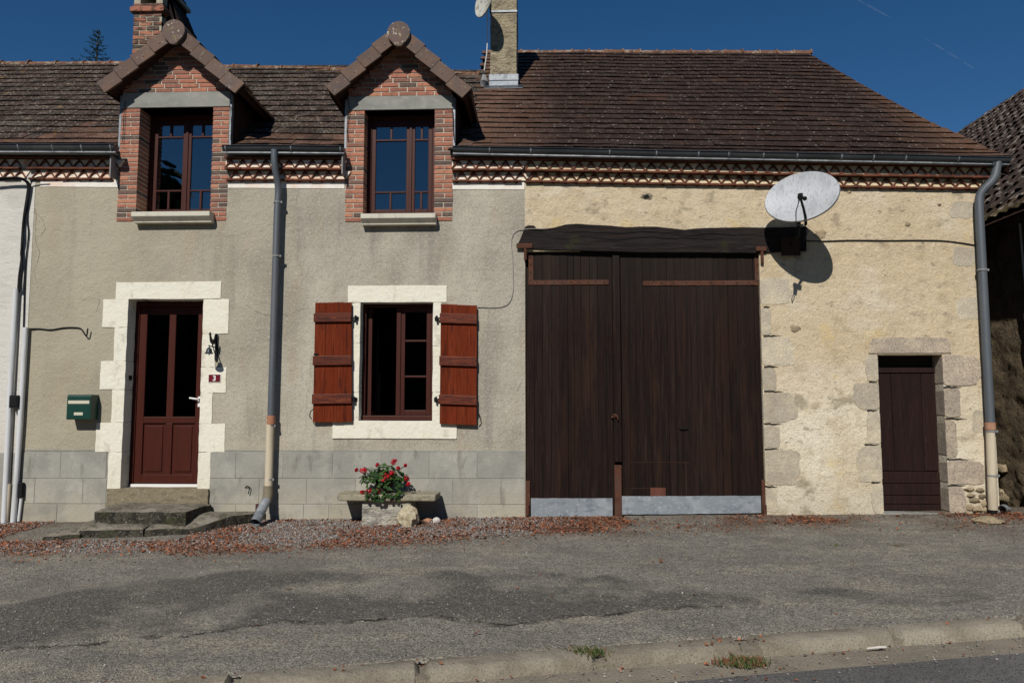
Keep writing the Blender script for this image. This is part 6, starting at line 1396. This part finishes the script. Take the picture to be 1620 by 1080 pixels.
tuft(905, 1027, 'thin reddish weeds along the back edge of a kerb stone', 90, .07, .022, 1)
tuft(1323, 862, 'tiny green weed in the gravel between barn doors and road', 40, .02, .025)
tuft(1419, 863, 'small yellowish weed in the gravel before the small side door', 60, .03, .025, 1)
tuft(1085, 943, 'tiny dark weed growing from the asphalt patch', 30, .02, .02)
tuft(1370, 852, 'small green weed on the ground before the small side door', 26, .02, .02)
c = gnd(1386, 1013); c.z -= .035; tag(B().add([(c.x-.065, c.y-.025, c.z-.005), (c.x+.06, c.y-.01, c.z+.0), (c.x+.055, c.y+.002, c.z+.006), (c.x+.01, c.y-.006, c.z+.008), (c.x-.06, c.y-.018, c.z+.001)], [(0, 1, 2, 3, 4)]).build('paper_scrap', 'curtain'), 'small crumpled strip of white paper lying on the kerb', 'litter')
# ================================================================== CONTRAILS (far up in the sky)
cm = bpy.data.materials.new('contrail'); cm.use_nodes = True; N = cm.node_tree.nodes; L = cm.node_tree.links; N.remove(N['Principled BSDF'])
t_ = N.new('ShaderNodeBsdfTransparent'); d_ = N.new('ShaderNodeBsdfDiffuse'); d_.inputs[0].default_value = (.9, .9, .9, 1); mx = N.new('ShaderNodeMixShader'); nz = N.new('ShaderNodeTexNoise'); nz.inputs['Scale'].default_value = .05
ge_ = N.new('ShaderNodeNewGeometry'); L.new(ge_.outputs['Position'], nz.inputs['Vector']); mr = N.new('ShaderNodeMapRange'); mr.inputs['From Min'].default_value = .4; mr.inputs['From Max'].default_value = .7; mr.inputs['To Min'].default_value = .0; mr.inputs['To Max'].default_value = .06
L.new(nz.outputs['Fac'], mr.inputs[0]); L.new(mr.outputs[0], mx.inputs[0]); L.new(t_.outputs[0], mx.inputs[1]); L.new(d_.outputs[0], mx.inputs[2]); L.new(mx.outputs[0], N['Material Output'].inputs[0]); M['contrail'] = cm
for (a, c, lab) in (((1335, -12), (1412, 30), 'upper faint contrail streak in the blue sky, cut by the top edge'), ((1462, 60), (1540, 108), 'lower faint contrail streak in the blue sky above the right roof')):
    tag(B().tube([at(*a, 1500), at((a[0]+c[0])/2, (a[1]+c[1])/2, 1500), at(*c, 1500)], [.4, 2.2, .6], 6).build('contrail', 'contrail', kind='structure'), lab)
# ================================================================== TREES
def tree(name, loc, h, r, label, mt, n=2600, ls=.22, seed=0, cat='tree', group=None, squash=1.):
    random.seed(seed); t = thing(name, loc, label, cat, group); L0 = Vector(loc)
    b = B(); b.tube([L0, L0+Vector((.1, 0, h*.3)), L0+Vector((0, .1, h*.75))], [r*.10, r*.07, r*.02], 8)
    for k in range(6):
        a = k*1.05; b.tube([L0+Vector((.05, 0, h*(.3+.06*k))), L0+Vector((math.cos(a)*r*.6, math.sin(a)*r*.6, h*(.45+.07*k)))], [r*.04, r*.012], 5)
    b.build('trunk', 'bark', t); f = B(); cl = [(L0+Vector((random.gauss(0, r*.42), random.gauss(0, r*.42), h*.52+random.gauss(0, h*.19)*squash)), random.uniform(.25, .5)*r) for _ in range(26)]
    for k in range(n):
        c, rr = random.choice(cl); d = Vector((random.gauss(0, 1), random.gauss(0, 1), random.gauss(0, 1))).normalized(); leafdisc(f, c+d*rr*random.uniform(.6, 1), d+Vector((0, 0, .4)), ls*random.uniform(.6, 1.2), 5)
    f.build('crown', mt, t, kind='stuff')
# spruce top behind the roof
sc = at(153, 98, 11.); top_ = at(155, 49, 11.).z; gz_b = -.6; H = top_-gz_b; tx = at(155, 49, 11.).x
sp = thing('spruce_tree', (tx, 11, gz_b), 'dark spruce tip showing above the left roof ridge', 'tree')
b = B(); b.tube([(tx, 11, gz_b), (tx, 11, top_-1.5), (tx, 11, top_)], [.2, .035, .006], 8); b.build('trunk', 'bark', sp)
random.seed(4); f = B()
lv = top_-.06; k = 0
while lv > gz_b+1.5:
    dd_ = top_-lv; nb2 = 5
    for q in range(nb2):
        a = q*2*math.pi/nb2+k*.7+random.uniform(-.2, .2); ln2 = min(2.6, .07+dd_*.42)*random.uniform(.7, 1.15); e = Vector((math.cos(a)*ln2, math.sin(a)*ln2, ln2*(.28 if dd_ < 2 else -.1)))
        p0 = Vector((tx, 11, lv)); f.tube([p0, p0+e], [.008, .003], 4)
        for s_ in range(int(10+ln2*26)):
            u = random.uniform(.12, 1.); p = p0+e*u; d = Vector((random.gauss(0, 1), random.gauss(0, 1), random.gauss(0, .8)+.3)).normalized()*random.uniform(.03, .07); w2 = d.orthogonal().normalized()*.009
            f.add([p-w2, p+w2, p+d+w2*.3, p+d-w2*.3], [(0, 1, 2, 3)])
    lv -= .12 if dd_ < 2 else .3; k += 1
f.build('foliage', 'spruce', sp, kind='stuff')
# dark trees across the road, which the panes mirror
for k, (x, y, h, r, lab) in enumerate(((-25, -29, 16.5, 5.5, 'tallest dark tree, added far left across the road for the dormer reflection'), (-18, -27, 9, 4.6, 'round dark tree across the road beside the tallest one'), (-11.5, -28, 10, 4.6, 'broad dark tree across the road facing the front door'), (-5.5, -27, 9, 4.4, 'dark tree across the road facing the house window'),  # first tree is added to shape the left dormer's reflection
        (.5, -28, 9.4, 4.6, 'broad dark tree across the road facing the barn doors'), (6.5, -27, 9, 4.4, 'dark tree across the road facing the side door'), (13, -28, 9.6, 4.6, 'last dark tree across the road on the right'))):
    tree('roadside_tree', (x, y, -.6), h, r, lab, 'tree', 3600, .62, k, group='trees across the road', squash=1.25)
